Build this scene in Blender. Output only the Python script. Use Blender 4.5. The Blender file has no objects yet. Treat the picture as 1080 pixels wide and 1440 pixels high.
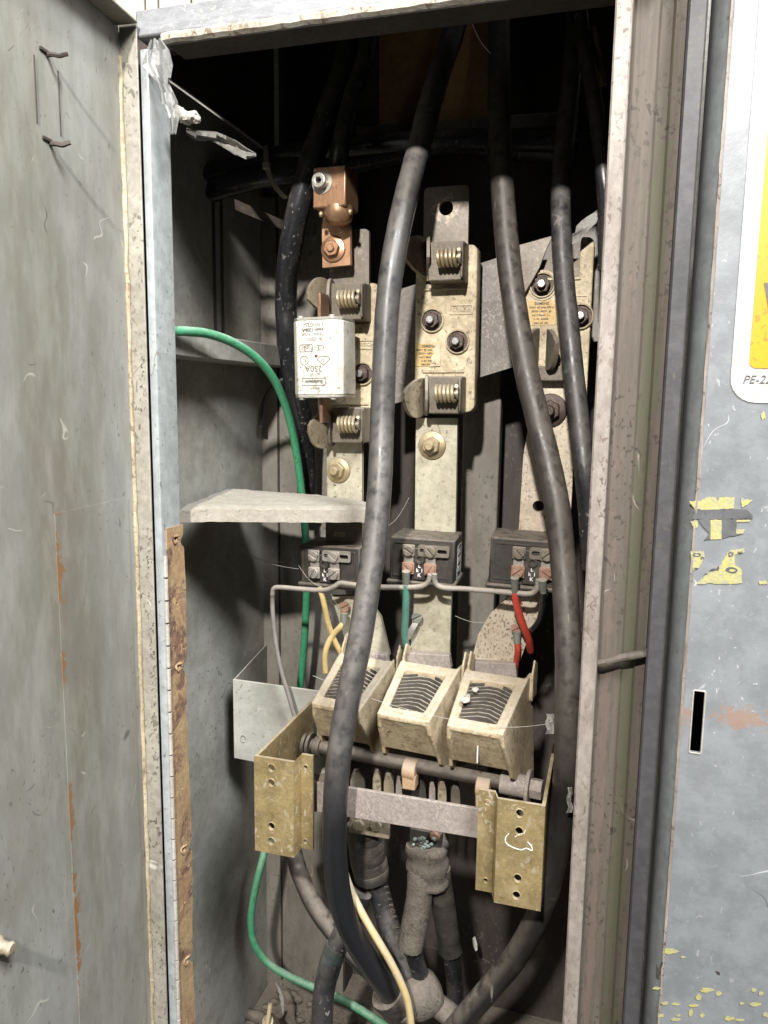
import bpy, math, random
from mathutils import Vector, Matrix, noise
random.seed(7)
R_ = math.radians
sc = bpy.context.scene
COL = sc.collection

# ------------------------------------------------------------------ camera
# world: x right, y into the cabinet, z up (0 = eye height); cabinet front plane is y = 0
F, D = 1080.0, 0.48
YAW, PIT, ROLL = R_(16.5), R_(8.3), R_(0.75)
FW = Vector((-math.sin(YAW)*math.cos(PIT), math.cos(YAW)*math.cos(PIT), -math.sin(PIT)))
r0 = FW.cross(Vector((0, 0, 1))).normalized()
u0 = r0.cross(FW)
RT = r0*math.cos(ROLL) + u0*math.sin(ROLL)
UP = RT.cross(FW)
EYE = Vector((0, -D, 0))
cd = bpy.data.cameras.new('camera')
cam = bpy.data.objects.new('camera', cd)
COL.objects.link(cam)
cam.matrix_world = Matrix.Translation(EYE) @ Matrix((RT, UP, -FW)).transposed().to_4x4()
cd.sensor_fit = 'VERTICAL'
cd.sensor_height = 36.0
cd.lens = 36.0*F/1440.0
cd.clip_start = 0.01
cd.clip_end = 50
sc.camera = cam

# ------------------------------------------------------------------ light
w = bpy.data.worlds.new('World')
sc.world = w
w.use_nodes = True
w.node_tree.nodes['Background'].inputs[0].default_value = (0.92, 0.96, 1.0, 1)
w.node_tree.nodes['Background'].inputs[1].default_value = 0.035
ld = bpy.data.lights.new('hand_lamp', 'AREA')
ld.shape = 'DISK'
ld.size = 0.06
ld.energy = 37
ld.color = (1.0, 0.962, 0.91)
lamp = bpy.data.objects.new('hand_lamp', ld)
COL.objects.link(lamp)
lamp.location = (-0.04, -1.14, 0.72)
lamp.rotation_euler = (Vector((-0.20, 0.15, -0.15)) - Vector(lamp.location)).to_track_quat('-Z', 'Y').to_euler()
l2 = bpy.data.lights.new('fill_light', 'AREA')     # added area fill, high on the right, to brighten left door and wall
l2.shape = 'RECTANGLE'
l2.size = 0.55
l2.size_y = 0.55
l2.energy = 84
l2.color = (0.97, 0.99, 1.0)
fill = bpy.data.objects.new('fill_light', l2)
COL.objects.link(fill)
fill.location = (0.80, -0.98, 1.45)
fill.rotation_euler = (Vector((-0.25, 0.05, -0.15)) - Vector(fill.location)).to_track_quat('-Z', 'Y').to_euler()
sc.view_settings.view_transform = 'Standard'
sc.view_settings.look = 'None'
sc.view_settings.exposure = 0.1
sc.view_settings.gamma = 1.0


# ------------------------------------------------------------------ helpers
def ray(px, py):
    return FW + RT*((px-540)/F) - UP*((py-720)/F)


def P(px, py, y):
    """point of the plane at depth y seen at a photo pixel"""
    d = ray(px, py)
    return EYE + d*((y-EYE.y)/d.y)


def PX(px, py, x):
    d = ray(px, py)
    return EYE + d*((x-EYE.x)/d.x)


def PZ(px, py, z):
    d = ray(px, py)
    return EYE + d*((z-EYE.z)/d.z)


def FR(o, yaw=0.0, roll=0.0, pitch=0.0):
    """local frame: a = right, b = up, c = out of the cabinet"""
    m = Matrix(((1, 0, 0), (0, 0, -1), (0, 1, 0))).to_4x4()
    return (Matrix.Translation(Vector(o)) @ Matrix.Rotation(R_(yaw), 4, 'Z') @ m
            @ Matrix.Rotation(R_(roll), 4, 'Z') @ Matrix.Rotation(R_(pitch), 4, 'X'))


def spline(pts, n=8):
    """Catmull-Rom through points (tuples of any length)"""
    pts = [tuple(p) for p in pts]
    if len(pts) < 3:
        return pts
    out = []
    q = [tuple(2*a-b for a, b in zip(pts[0], pts[1]))] + pts + [tuple(2*a-b for a, b in zip(pts[-1], pts[-2]))]
    for i in range(1, len(q)-2):
        for k in range(n):
            t = k/n
            out.append(tuple(0.5*((2*b) + (-a+c)*t + (2*a-5*b+4*c-d)*t*t + (-a+3*b-3*c+d)*t**3)
                             for a, b, c, d in zip(q[i-1], q[i], q[i+1], q[i+2])))
    out.append(pts[-1])
    return out


_tmp = bpy.data.objects


def curve_geo(cu):
    ob = bpy.data.objects.new('tmp', cu)
    COL.objects.link(ob)
    dg = bpy.context.evaluated_depsgraph_get()
    dg.update()
    me = bpy.data.meshes.new_from_object(ob.evaluated_get(dg))
    vs = [v.co.copy() for v in me.vertices]
    fs = [tuple(p.vertices) for p in me.polygons]
    bpy.data.objects.remove(ob)
    bpy.data.meshes.remove(me)
    bpy.data.curves.remove(cu)
    return vs, fs


def rrect(x0, y0, x1, y1, r, n=4):
    pts = []
    for cx, cy, a0 in ((x1-r, y1-r, 0), (x0+r, y1-r, 90), (x0+r, y0+r, 180), (x1-r, y0+r, 270)):
        for k in range(n+1):
            a = R_(a0+90*k/n)
            pts.append((cx+r*math.cos(a), cy+r*math.sin(a)))
    return pts


def circ(cx, cy, r, n=16, ry=None):
    return [(cx+r*math.cos(2*math.pi*k/n), cy+(ry or r)*math.sin(2*math.pi*k/n)) for k in range(n)]


class MB:
    def __init__(s):
        s.v, s.f = [], []

    def add(s, vs, fs, M=None):
        o = len(s.v)
        for v in vs:
            v = Vector(v)
            s.v.append(M @ v if M else v)
        for f in fs:
            s.f.append(tuple(i+o for i in f))
        return s

    def box(s, c, d, M=None):
        x, y, z = c
        a, b, e = d[0]/2, d[1]/2, d[2]/2
        vs = [(x+i*a, y+j*b, z+k*e) for i in (-1, 1) for j in (-1, 1) for k in (-1, 1)]
        return s.add(vs, [(0, 1, 3, 2), (4, 6, 7, 5), (0, 4, 5, 1), (2, 3, 7, 6), (0, 2, 6, 4), (1, 5, 7, 3)], M)

    def hexa(s, q):
        """8 corners: bottom ring 4 then top ring 4"""
        return s.add(q, [(0, 3, 2, 1), (4, 5, 6, 7), (0, 1, 5, 4), (1, 2, 6, 5), (2, 3, 7, 6), (3, 0, 4, 7)])

    def prism(s, poly, c0, c1, M=None):
        n = len(poly)
        vs = [(p[0], p[1], c0) for p in poly] + [(p[0], p[1], c1) for p in poly]
        fs = [tuple(range(n-1, -1, -1)), tuple(range(n, 2*n))]
        fs += [(i, (i+1) % n, n+(i+1) % n, n+i) for i in range(n)]
        return s.add(vs, fs, M)

    def plate(s, outer, holes, t, M=None, bev=0.0):
        """outline with holes, front face at c = 0, thickness t behind it"""
        cu = bpy.data.curves.new('c', 'CURVE')
        cu.dimensions = '2D'
        cu.fill_mode = 'BOTH'
        cu.extrude = t/2-bev
        cu.bevel_depth = bev
        cu.bevel_resolution = 1
        cu.offset = -bev
        for lp in [outer]+list(holes):
            sp = cu.splines.new('POLY')
            sp.points.add(len(lp)-1)
            for p, q in zip(sp.points, lp):
                p.co = (q[0], q[1], 0, 1)
            sp.use_cyclic_u = True
        vs, fs = curve_geo(cu)
        T = Matrix.Translation((0, 0, -t/2))
        return s.add(vs, fs, (M @ T) if M else T)

    def text(s, body, size, M, align='CENTER', shear=0.0, ext=0.00015, bold=0.0):
        cu = bpy.data.curves.new('t', 'FONT')
        cu.body = body
        cu.size = size
        cu.align_x = align
        cu.align_y = 'CENTER'
        cu.extrude = ext
        cu.shear = shear
        cu.offset = bold
        cu.resolution_u = 3
        vs, fs = curve_geo(cu)
        return s.add(vs, fs, M)

    def cyl(s, p0, p1, r, n=16, r2=None, M=None):
        p0, p1 = Vector(p0), Vector(p1)
        r2 = r if r2 is None else r2
        ax = (p1-p0).normalized()
        e = ax.orthogonal().normalized()
        g = ax.cross(e)
        vs = []
        for p, q in ((p0, r), (p1, r2)):
            for k in range(n):
                a = 2*math.pi*k/n
                vs.append(p+e*(q*math.cos(a))+g*(q*math.sin(a)))
        fs = [tuple(range(n-1, -1, -1)), tuple(range(n, 2*n))]
        fs += [(i, (i+1) % n, n+(i+1) % n, n+i) for i in range(n)]
        return s.add(vs, fs, M)

    def lathe(s, prof, M, n=20):
        """prof: (radius, c) about the local c axis"""
        vs, fs = [], []
        for r, c in prof:
            for k in range(n):
                a = 2*math.pi*k/n
                vs.append((r*math.cos(a), r*math.sin(a), c))
        for i in range(len(prof)-1):
            for k in range(n):
                fs.append((i*n+k, i*n+(k+1) % n, (i+1)*n+(k+1) % n, (i+1)*n+k))
        fs.append(tuple(range(n-1, -1, -1)))
        m = (len(prof)-1)*n
        fs.append(tuple(range(m, m+n)))
        return s.add(vs, fs, M)

    def tube(s, pts, r, n=12, jit=0.0, M=None, cap=True):
        pts = [Vector(p[:3]) for p in pts]
        rs = r if isinstance(r, (list, tuple)) else [r]*len(pts)
        t = [(pts[min(i+1, len(pts)-1)]-pts[max(i-1, 0)]).normalized() for i in range(len(pts))]
        e = t[0].orthogonal().normalized()
        vs, fs = [], []
        for i, p in enumerate(pts):
            e = (e-t[i]*e.dot(t[i])).normalized()
            g = t[i].cross(e)
            for k in range(n):
                a = 2*math.pi*k/n
                q = rs[i]
                if jit:
                    q *= 1+jit*noise.noise((p*90)+Vector((math.cos(a), math.sin(a), 0))*1.3)
                vs.append(p+e*(q*math.cos(a))+g*(q*math.sin(a)))
        for i in range(len(pts)-1):
            for k in range(n):
                fs.append((i*n+k, i*n+(k+1) % n, (i+1)*n+(k+1) % n, (i+1)*n+k))
        if cap:
            fs.append(tuple(range(n-1, -1, -1)))
            m = (len(pts)-1)*n
            fs.append(tuple(range(m, m+n)))
        return s.add(vs, fs, M)

    def sheet(s, grid, t, M=None):
        """grid of points (rows of columns) given a thickness t along its normals"""
        nr, nc = len(grid), len(grid[0])
        G = [[Vector(p) for p in row] for row in grid]
        vs0, vs1 = [], []
        for i in range(nr):
            for j in range(nc):
                du = G[i][min(j+1, nc-1)]-G[i][max(j-1, 0)]
                dv = G[min(i+1, nr-1)][j]-G[max(i-1, 0)][j]
                nn = du.cross(dv)
                nn = nn.normalized() if nn.length > 1e-12 else Vector((0, 0, 1))
                vs0.append(G[i][j]+nn*(t/2))
                vs1.append(G[i][j]-nn*(t/2))
        N = nr*nc
        fs = []
        for i in range(nr-1):
            for j in range(nc-1):
                a = i*nc+j
                fs.append((a, a+1, a+nc+1, a+nc))
                fs.append((N+a, N+a+nc, N+a+nc+1, N+a+1))
        rim = [(0, j) for j in range(nc)]+[(i, nc-1) for i in range(1, nr)]+[(nr-1, j) for j in range(nc-2, -1, -1)]+[(i, 0) for i in range(nr-2, 0, -1)]
        rim = [i*nc+j for i, j in rim]
        for k in range(len(rim)):
            a, b = rim[k], rim[(k+1) % len(rim)]
            fs.append((a, N+a, N+b, b))
        return s.add(vs0+vs1, fs, M)

    def lump(s, c, r, amp=0.2, fr=40, nu=18, nv=12, M=None):
        vs, fs = [], []
        c = Vector(c)
        for i in range(nv+1):
            th = math.pi*i/nv
            for k in range(nu):
                a = 2*math.pi*k/nu
                d = Vector((math.sin(th)*math.cos(a), math.sin(th)*math.sin(a), math.cos(th)))
                p = Vector((d.x*r[0], d.y*r[1], d.z*r[2]))
                q = 1+amp*noise.fractal((c+p)*fr, 0.8, 2.0, 3)
                vs.append(c+p*q)
        for i in range(nv):
            for k in range(nu):
                fs.append((i*nu+k, (i+1)*nu+k, (i+1)*nu+(k+1) % nu, i*nu+(k+1) % nu))
        return s.add(vs, fs, M)

    def build(s, name, mat, parent=None, bevel=0.0, angle=38, seg=2):
        import bmesh
        me = bpy.data.meshes.new(name)
        off = ORIGIN.get(parent.name, Vector()) if parent else Vector()
        me.from_pydata([tuple(v-off) for v in s.v], [], s.f)
        bm = bmesh.new()
        bm.from_mesh(me)
        bmesh.ops.recalc_face_normals(bm, faces=bm.faces)
        bm.to_mesh(me)
        bm.free()
        me.materials.append(mat)
        ob = bpy.data.objects.new(name, me)
        COL.objects.link(ob)
        if parent:
            ob.parent = parent
            ORIGIN[ob.name] = off
        me.shade_smooth()
        me.set_sharp_from_angle(angle=R_(angle))
        if bevel:
            b = ob.modifiers.new('edge', 'BEVEL')
            b.width = bevel
            b.segments = seg
            b.limit_method = 'ANGLE'
            b.angle_limit = R_(35)
            b.harden_normals = False
        return ob


ORIGIN = {}


def tag(o, label, cat, group=None):
    o['label'] = label
    o['category'] = cat
    if group:
        o['group'] = group
    return o


def thing(name, loc, label, cat, group=None):
    o = bpy.data.objects.new(name, None)
    COL.objects.link(o)
    o.location = Vector(loc)
    o.empty_display_size = 0.02
    ORIGIN[o.name] = Vector(loc)
    return tag(o, label, cat, group)


def solo(mb, name, mat, loc, label, cat, group=None, **k):
    """a thing that is one mesh, origin at loc"""
    loc = Vector(loc)
    mb.v = [v-loc for v in mb.v]
    o = mb.build(name, mat, None, **k)
    o.location = loc
    ORIGIN[o.name] = loc
    return tag(o, label, cat, group)


# ------------------------------------------------------------------ materials
def mat(name, c1, c2=None, rough=0.6, metal=0.0, scale=18, speck=None, speck_amt=0.5, speck_scale=330, rust=None, rust_amt=0.62, rust_scale=22,
        scratch=None, dust=None, dust_amt=0.0, bump=0.15, stretch=(1, 1, 1), spots=(), coat=0.0, trans=0.0, alpha=1.0, rvar=0.12, fine=0.12, zgrad=None, hair=None, seed=True):
    m = bpy.data.materials.new(name)
    m.use_nodes = True
    nt = m.node_tree
    N, L = nt.nodes, nt.links
    bs = N['Principled BSDF']

    def node(t, **kw):
        n = N.new(t)
        for k, v in kw.items():
            setattr(n, k, v)
        return n
    tc = node('ShaderNodeTexCoord')
    oi = node('ShaderNodeObjectInfo')
    geo = node('ShaderNodeNewGeometry')
    ofs = node('ShaderNodeVectorMath', operation='MULTIPLY_ADD')
    cmb = node('ShaderNodeCombineXYZ')
    for i in range(3 if seed else 0):
        L.new(oi.outputs['Random'], cmb.inputs[i])
    L.new(cmb.outputs[0], ofs.inputs[0])
    ofs.inputs[1].default_value = (3.1, 5.7, 2.3)
    L.new(tc.outputs['Object'], ofs.inputs[2])
    base = ofs.outputs[0]
    mp = node('ShaderNodeMapping')
    mp.inputs['Scale'].default_value = stretch
    L.new(base, mp.inputs['Vector'])

    def ns(vec, sc_, det=6, ro=0.6, dist=0.0):
        n = node('ShaderNodeTexNoise')
        n.inputs['Scale'].default_value = sc_
        n.inputs['Detail'].default_value = det
        n.inputs['Roughness'].default_value = ro
        n.inputs['Distortion'].default_value = dist
        L.new(vec, n.inputs['Vector'])
        return n.outputs['Fac']

    def ramp(fac, a, b):
        n = node('ShaderNodeMapRange')
        n.inputs['From Min'].default_value = a
        n.inputs['From Max'].default_value = b
        L.new(fac, n.inputs['Value'])
        return n.outputs['Result']

    def mul(a, b):
        n = node('ShaderNodeMath', operation='MULTIPLY')
        for i, q in enumerate((a, b)):
            if isinstance(q, (int, float)):
                n.inputs[i].default_value = q
            else:
                L.new(q, n.inputs[i])
        return n.outputs[0]

    def mix(fac, a, b):
        n = node('ShaderNodeMix', data_type='RGBA')
        if isinstance(fac, (int, float)):
            n.inputs[0].default_value = fac
        else:
            L.new(fac, n.inputs[0])
        for i, q in ((6, a), (7, b)):
            if isinstance(q, tuple):
                n.inputs[i].default_value = (*q, 1)
            else:
                L.new(q, n.inputs[i])
        return n.outputs[2]
    c2 = c2 or tuple(c*0.7 for c in c1)
    big = ns(mp.outputs[0], scale, 8, 0.62, 0.4)
    col = mix(ramp(big, 0.36, 0.64), c1, c2)
    fn = ns(mp.outputs[0], scale*9, 5, 0.7)
    if fine:
        col = mix(mul(ramp(fn, 0.45, 0.7), fine*2), col, tuple(min(1, c*1.5+0.02) for c in c1))
        col = mix(mul(ramp(fn, 0.55, 0.3), fine*2), col, tuple(c*0.45 for c in c2))
    rgh = None
    hgt = fn
    metalmask = None
    if rust:
        rm = ramp(ns(base, rust_scale, 9, 0.7, 0.8), rust_amt, rust_amt+0.06)
        rc = mix(ramp(ns(base, 160, 4), 0.35, 0.65), rust, tuple(c*0.4 for c in rust))
        col = mix(rm, col, rc)
        metalmask = rm
    if speck:
        area = ramp(ns(base, scale*1.3, 3, 0.5), 0.35, 0.62)
        mp2 = node('ShaderNodeMapping')
        mp2.inputs['Scale'].default_value = (1.0, 1.0, 0.7)
        mp2.inputs['Rotation'].default_value = (0.4, 0.5, 0.2)
        L.new(base, mp2.inputs['Vector'])
        sp = ramp(ns(mp2.outputs[0], speck_scale, 2, 0.5, 0.6), 0.66-0.12*speck_amt, 0.70-0.12*speck_amt)
        sp2 = mul(ramp(ns(mp2.outputs[0], speck_scale*0.3, 4, 0.65, 0.8), 0.735-0.09*speck_amt, 0.765-0.09*speck_amt), 0.4)
        both = node('ShaderNodeMath', operation='MAXIMUM')
        L.new(sp, both.inputs[0])
        L.new(sp2, both.inputs[1])
        col = mix(mul(mul(both.outputs[0], area), 0.85), col, speck)
    if scratch:
        tot = None
        for k, rot in enumerate(((0.25, 0.35, 0.3), (-0.5, -0.2, 0.9), (0.9, 0.6, -0.4))):
            mq = node('ShaderNodeMapping')
            mq.inputs['Rotation'].default_value = rot
            mq.inputs['Scale'].default_value = (260, 260, 14)
            L.new(base, mq.inputs['Vector'])
            q = mul(ramp(ns(mq.outputs[0], 1.0, 1, 0.4), 0.735, 0.77), ramp(ns(base, 30+9*k, 2), 0.5, 0.6))
            if tot is None:
                tot = q
            else:
                n = node('ShaderNodeMath', operation='MAXIMUM')
                L.new(tot, n.inputs[0])
                L.new(q, n.inputs[1])
                tot = n.outputs[0]
        col = mix(mul(tot, 0.8), col, scratch)
    if hair:                        # sparse curved hairline marks, pale and dark
        for k, (hc, lo) in enumerate(((hair, 0.60), (tuple(q*0.3 for q in c2), 0.62))):
            of = node('ShaderNodeVectorMath', operation='ADD')
            L.new(base, of.inputs[0])
            of.inputs[1].default_value = (k*7.3, k*3.1, 1.0)
            ab = node('ShaderNodeMath', operation='SUBTRACT')
            L.new(ns(of.outputs[0], 17, 2, 0.45, 0.5), ab.inputs[0])
            ab.inputs[1].default_value = 0.5
            a2 = node('ShaderNodeMath', operation='ABSOLUTE')
            L.new(ab.outputs[0], a2.inputs[0])
            col = mix(mul(mul(ramp(a2.outputs[0], 0.0045, 0.0012), ramp(ns(of.outputs[0], 32, 2), lo, lo+0.05)), 0.7), col, hc)
    for (p, rad, sc3, colr, stren) in spots:       # stains at a place of their own (object coordinates)
        dv = node('ShaderNodeVectorMath', operation='SUBTRACT')
        L.new(tc.outputs['Object'], dv.inputs[0])
        dv.inputs[1].default_value = p
        ds = node('ShaderNodeVectorMath', operation='MULTIPLY')
        L.new(dv.outputs[0], ds.inputs[0])
        ds.inputs[1].default_value = tuple(1/q for q in rad)
        ln = node('ShaderNodeVectorMath', operation='LENGTH')
        L.new(ds.outputs[0], ln.inputs[0])
        ad = node('ShaderNodeMath', operation='MULTIPLY_ADD')
        L.new(ns(tc.outputs['Object'], sc3, 7, 0.7, 0.6), ad.inputs[0])
        ad.inputs[1].default_value = 3.2
        L.new(ln.outputs['Value'], ad.inputs[2])
        col = mix(mul(ramp(ad.outputs[0], 2.25, 2.0), stren), col, colr)
    if dust:
        sx = node('ShaderNodeSeparateXYZ')
        L.new(geo.outputs['Normal'], sx.inputs[0])
        up = ramp(sx.outputs['Z'], -0.1, 0.75)
        patch = ramp(ns(base, 45, 6, 0.65), 0.62-0.45*dust_amt, 0.80-0.45*dust_amt)
        ad = node('ShaderNodeMath', operation='MULTIPLY_ADD', use_clamp=True)
        L.new(patch, ad.inputs[0])
        ad.inputs[1].default_value = 0.35+0.5*dust_amt
        L.new(mul(up, ramp(ns(base, 120, 4), 0.25, 0.55)), ad.inputs[2])
        dm = ad.outputs[0]
        col = mix(mul(dm, 0.9), col, mix(ramp(fn, 0.35, 0.65), dust, tuple(c*0.7 for c in dust)))
        if metalmask is None:
            metalmask = dm
        else:
            n = node('ShaderNodeMath', operation='MAXIMUM')
            L.new(metalmask, n.inputs[0])
            L.new(dm, n.inputs[1])
            metalmask = n.outputs[0]
    if zgrad:                       # cleaner jacket below a given height (object z)
        sz = node('ShaderNodeSeparateXYZ')
        L.new(tc.outputs['Object'], sz.inputs[0])
        za = node('ShaderNodeMath', operation='MULTIPLY_ADD')
        L.new(big, za.inputs[0])
        za.inputs[1].default_value = 0.16
        L.new(sz.outputs['Z'], za.inputs[2])
        col = mix(ramp(za.outputs[0], zgrad[0]+0.08, zgrad[1]+0.08), col, zgrad[2])
    L.new(col, bs.inputs['Base Color'])
    rn = node('ShaderNodeMath', operation='MULTIPLY_ADD', use_clamp=True)
    L.new(big, rn.inputs[0])
    rn.inputs[1].default_value = rvar*2
    rn.inputs[2].default_value = rough-rvar
    rgh = rn.outputs[0]
    if metalmask is not None:
        n = node('ShaderNodeMapRange')
        L.new(metalmask, n.inputs['Value'])
        L.new(rgh, n.inputs['To Min'])
        n.inputs['To Max'].default_value = 0.9
        rgh = n.outputs[0]
        if metal:
            n = node('ShaderNodeMapRange')
            L.new(metalmask, n.inputs['Value'])
            n.inputs['To Min'].default_value = metal
            n.inputs['To Max'].default_value = 0.0
            L.new(n.outputs[0], bs.inputs['Metallic'])
    L.new(rgh, bs.inputs['Roughness'])
    if metal and metalmask is None:
        bs.inputs['Metallic'].default_value = metal
    if bump:
        b = node('ShaderNodeBump')
        b.inputs['Strength'].default_value = bump
        b.inputs['Distance'].default_value = 0.002
        L.new(hgt, b.inputs['Height'])
        L.new(b.outputs[0], bs.inputs['Normal'])
    bs.inputs['Coat Weight'].default_value = coat
    bs.inputs['Transmission Weight'].default_value = trans
    bs.inputs['Alpha'].default_value = alpha
    return m


DUST = (0.36, 0.31, 0.25)
DUSTG = (0.38, 0.36, 0.31)
RUST = (0.30, 0.12, 0.04)
SPK = (0.07, 0.06, 0.045)
m_door = mat('paint_door', (0.305, 0.308, 0.288), (0.190, 0.178, 0.145), 0.48, scale=4.5, speck=SPK, speck_amt=-0.05, hair=(0.50, 0.48, 0.42), bump=0.10, stretch=(1.5, 1.5, 0.5), fine=0.10, seed=False)
m_doorrim = mat('paint_door_rim', (0.275, 0.255, 0.21), (0.19, 0.172, 0.138), 0.6, scale=14, speck=SPK, speck_amt=0.6, hair=(0.5, 0.48, 0.42), bump=0.2)
m_bead = mat('sealing_bead', (0.40, 0.34, 0.235), (0.26, 0.205, 0.13), 0.6, scale=40, speck=(0.15, 0.11, 0.06), speck_amt=0.8, bump=0.25)
m_frame = mat('paint_frame', (0.30, 0.322, 0.325), (0.23, 0.243, 0.238), 0.32, scale=10, speck=SPK, speck_amt=0.15, hair=(0.14, 0.10, 0.07), bump=0.06)
m_lintel = mat('paint_lintel', (0.26, 0.265, 0.275), (0.18, 0.182, 0.19), 0.5, scale=22, speck=(0.36, 0.35, 0.33), speck_amt=0.4, rust=(0.16, 0.09, 0.05), rust_amt=0.72, bump=0.12, stretch=(0.5, 1, 2))
m_chip = mat('chipped_paint', (0.50, 0.475, 0.41), (0.30, 0.255, 0.195), 0.6, scale=70, speck=(0.16, 0.10, 0.06), speck_amt=0.95, speck_scale=200, bump=0.3, stretch=(0.7, 1, 1))
m_brown = mat('brown_and_shade', (0.05, 0.038, 0.03), (0.03, 0.023, 0.018), 0.8, scale=25)  # brown of small parts; also the dark put into unlit hollows
m_wallin = mat('inner_sheet', (0.33, 0.33, 0.30), (0.185, 0.175, 0.148), 0.5, scale=7, speck=SPK, speck_amt=0.12, hair=(0.5, 0.48, 0.43), dust=DUSTG, dust_amt=0.08, bump=0.2)
m_back = mat('back_sheet', (0.215, 0.20, 0.174), (0.115, 0.102, 0.085), 0.6, scale=7, speck=SPK, speck_amt=0.4, dust=DUST, dust_amt=0.08, bump=0.2, stretch=(1, 1, 0.4), hair=(0.34, 0.31, 0.27))
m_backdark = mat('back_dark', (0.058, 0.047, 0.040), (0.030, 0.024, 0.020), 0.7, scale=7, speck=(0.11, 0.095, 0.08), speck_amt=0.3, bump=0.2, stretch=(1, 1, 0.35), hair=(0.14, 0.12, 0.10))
m_post = mat('post_dusty', (0.094, 0.075, 0.059), (0.064, 0.053, 0.040), 0.75, scale=13, speck=(0.025, 0.02, 0.015), speck_amt=0.6, bump=0.25, stretch=(2.2, 2.2, 0.12), hair=(0.30, 0.26, 0.22), fine=0.12, spots=[((0.0175+0.15, 0.014-0.14, -0.20+0.70), (0.0080, 0.05, 0.75), 50, (0.068, 0.070, 0.040), 0.75), ((0.004+0.15, 0.012-0.14, -0.35+0.70), (0.004, 0.05, 0.5), 60, (0.115, 0.080, 0.066), 0.6)])
m_postfl = mat('post_flange', (0.25, 0.22, 0.195), (0.17, 0.14, 0.118), 0.6, scale=18, speck=(0.08, 0.05, 0.035), speck_amt=0.55, scratch=(0.42, 0.38, 0.34), bump=0.2, stretch=(1, 1, 0.5))
m_postlip = mat('post_lip', (0.052, 0.049, 0.052), (0.036, 0.034, 0.036), 0.6, scale=12, speck=SPK, speck_amt=0.3, bump=0.1)
m_rdoor_edge = mat('paint_right_edge', (0.15, 0.16, 0.162), (0.11, 0.118, 0.118), 0.5, scale=10, speck=SPK, speck_amt=0.2, bump=0.08)
slotp = P(983, 1012, -0.012)
rdspots = [((slotp.x-0.012, -0.012, slotp.z+0.002), (0.016, 0.05, 0.010), 240, (0.25, 0.135, 0.085), 0.65),
           ((slotp.x+0.022, -0.012, slotp.z+0.004), (0.020, 0.05, 0.011), 240, (0.26, 0.15, 0.10), 0.65)]
m_rdoor = mat('paint_right_door', (0.182, 0.190, 0.199), (0.145, 0.153, 0.161), 0.45, scale=6, speck=(0.38, 0.38, 0.37), speck_amt=-0.15, speck_scale=300, hair=(0.48, 0.48, 0.47), bump=0.14, spots=[(tuple(Vector(p)-Vector((0.21, 0.02, -0.70))), *q) for p, *q in rdspots])
m_rust = mat('rusty_zinc', (0.42, 0.305, 0.165), (0.33, 0.20, 0.12), 0.65, metal=0.1, scale=28, rust=(0.27, 0.155, 0.105), rust_amt=0.52, rust_scale=26, speck=(0.5, 0.38, 0.18), speck_amt=0.5, bump=0.3)
m_rustline = mat('rust_line', (0.30, 0.16, 0.075), (0.20, 0.10, 0.045), 0.85, scale=90, bump=0.4)
m_knuckle = mat('knuckle', (0.40, 0.375, 0.335), (0.30, 0.27, 0.235), 0.5, scale=40, bump=0.15)
m_gold = mat('gold_zinc', (0.43, 0.325, 0.150), (0.225, 0.165, 0.075), 0.40, metal=0.55, scale=34, speck=(0.56, 0.50, 0.38), speck_amt=0.5, speck_scale=260, dust=(0.34, 0.285, 0.20), dust_amt=0.07, bump=0.15, rust=(0.13, 0.085, 0.045), rust_amt=0.61, hair=(0.6, 0.53, 0.38))
m_cream = mat('dusty_cream', (0.60, 0.51, 0.345), (0.33, 0.26, 0.155), 0.5, scale=30, speck=(0.10, 0.075, 0.045), speck_amt=0.45, dust=(0.27, 0.22, 0.16), dust_amt=0.16, bump=0.22, hair=(0.20, 0.15, 0.09))
m_chute = mat('dusty_chute', (0.50, 0.415, 0.27), (0.255, 0.19, 0.11), 0.6, scale=28, speck=(0.09, 0.065, 0.035), speck_amt=0.5, dust=(0.47, 0.405, 0.315), dust_amt=0.14, bump=0.3, hair=(0.15, 0.11, 0.065))
m_fin = mat('fin_steel', (0.04, 0.032, 0.026), (0.022, 0.018, 0.014), 0.8, scale=60, dust=(0.42, 0.37, 0.30), dust_amt=0.0, bump=0.2)
m_clamp = mat('dull_clamp', (0.17, 0.145, 0.11), (0.115, 0.096, 0.072), 0.5, metal=0.35, scale=40, dust=(0.30, 0.255, 0.20), dust_amt=0.14, bump=0.2)
m_jaw = mat('jaw_tinned', (0.33, 0.275, 0.185), (0.22, 0.178, 0.12), 0.5, metal=0.35, scale=45, speck=(0.10, 0.075, 0.045), speck_amt=0.7, dust=DUST, dust_amt=0.1, bump=0.25)
m_spring = mat('spring_brass', (0.50, 0.42, 0.27), (0.36, 0.285, 0.17), 0.35, metal=0.6, scale=80, bump=0.1, dust=DUST, dust_amt=0.05)
m_bolt = mat('bolt_steel', (0.34, 0.29, 0.22), (0.20, 0.16, 0.12), 0.45, metal=0.7, scale=70, rust=(0.15, 0.08, 0.05), rust_amt=0.60, rust_scale=80, bump=0.2)
m_boltdark = mat('bolt_dark', (0.085, 0.058, 0.046), (0.045, 0.032, 0.027), 0.4, metal=0.4, scale=90, bump=0.3)
m_stud = mat('stud_end', (0.42, 0.41, 0.40), (0.28, 0.27, 0.26), 0.35, metal=0.8, scale=90)
m_boltgold = mat('bolt_gold', (0.56, 0.46, 0.28), (0.40, 0.31, 0.18), 0.35, metal=0.75, scale=60, dust=DUST, dust_amt=0.08, bump=0.1)
m_screwrust = mat('screw_rust', (0.34, 0.20, 0.14), (0.22, 0.12, 0.085), 0.6, metal=0.3, scale=120, bump=0.25)
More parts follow.
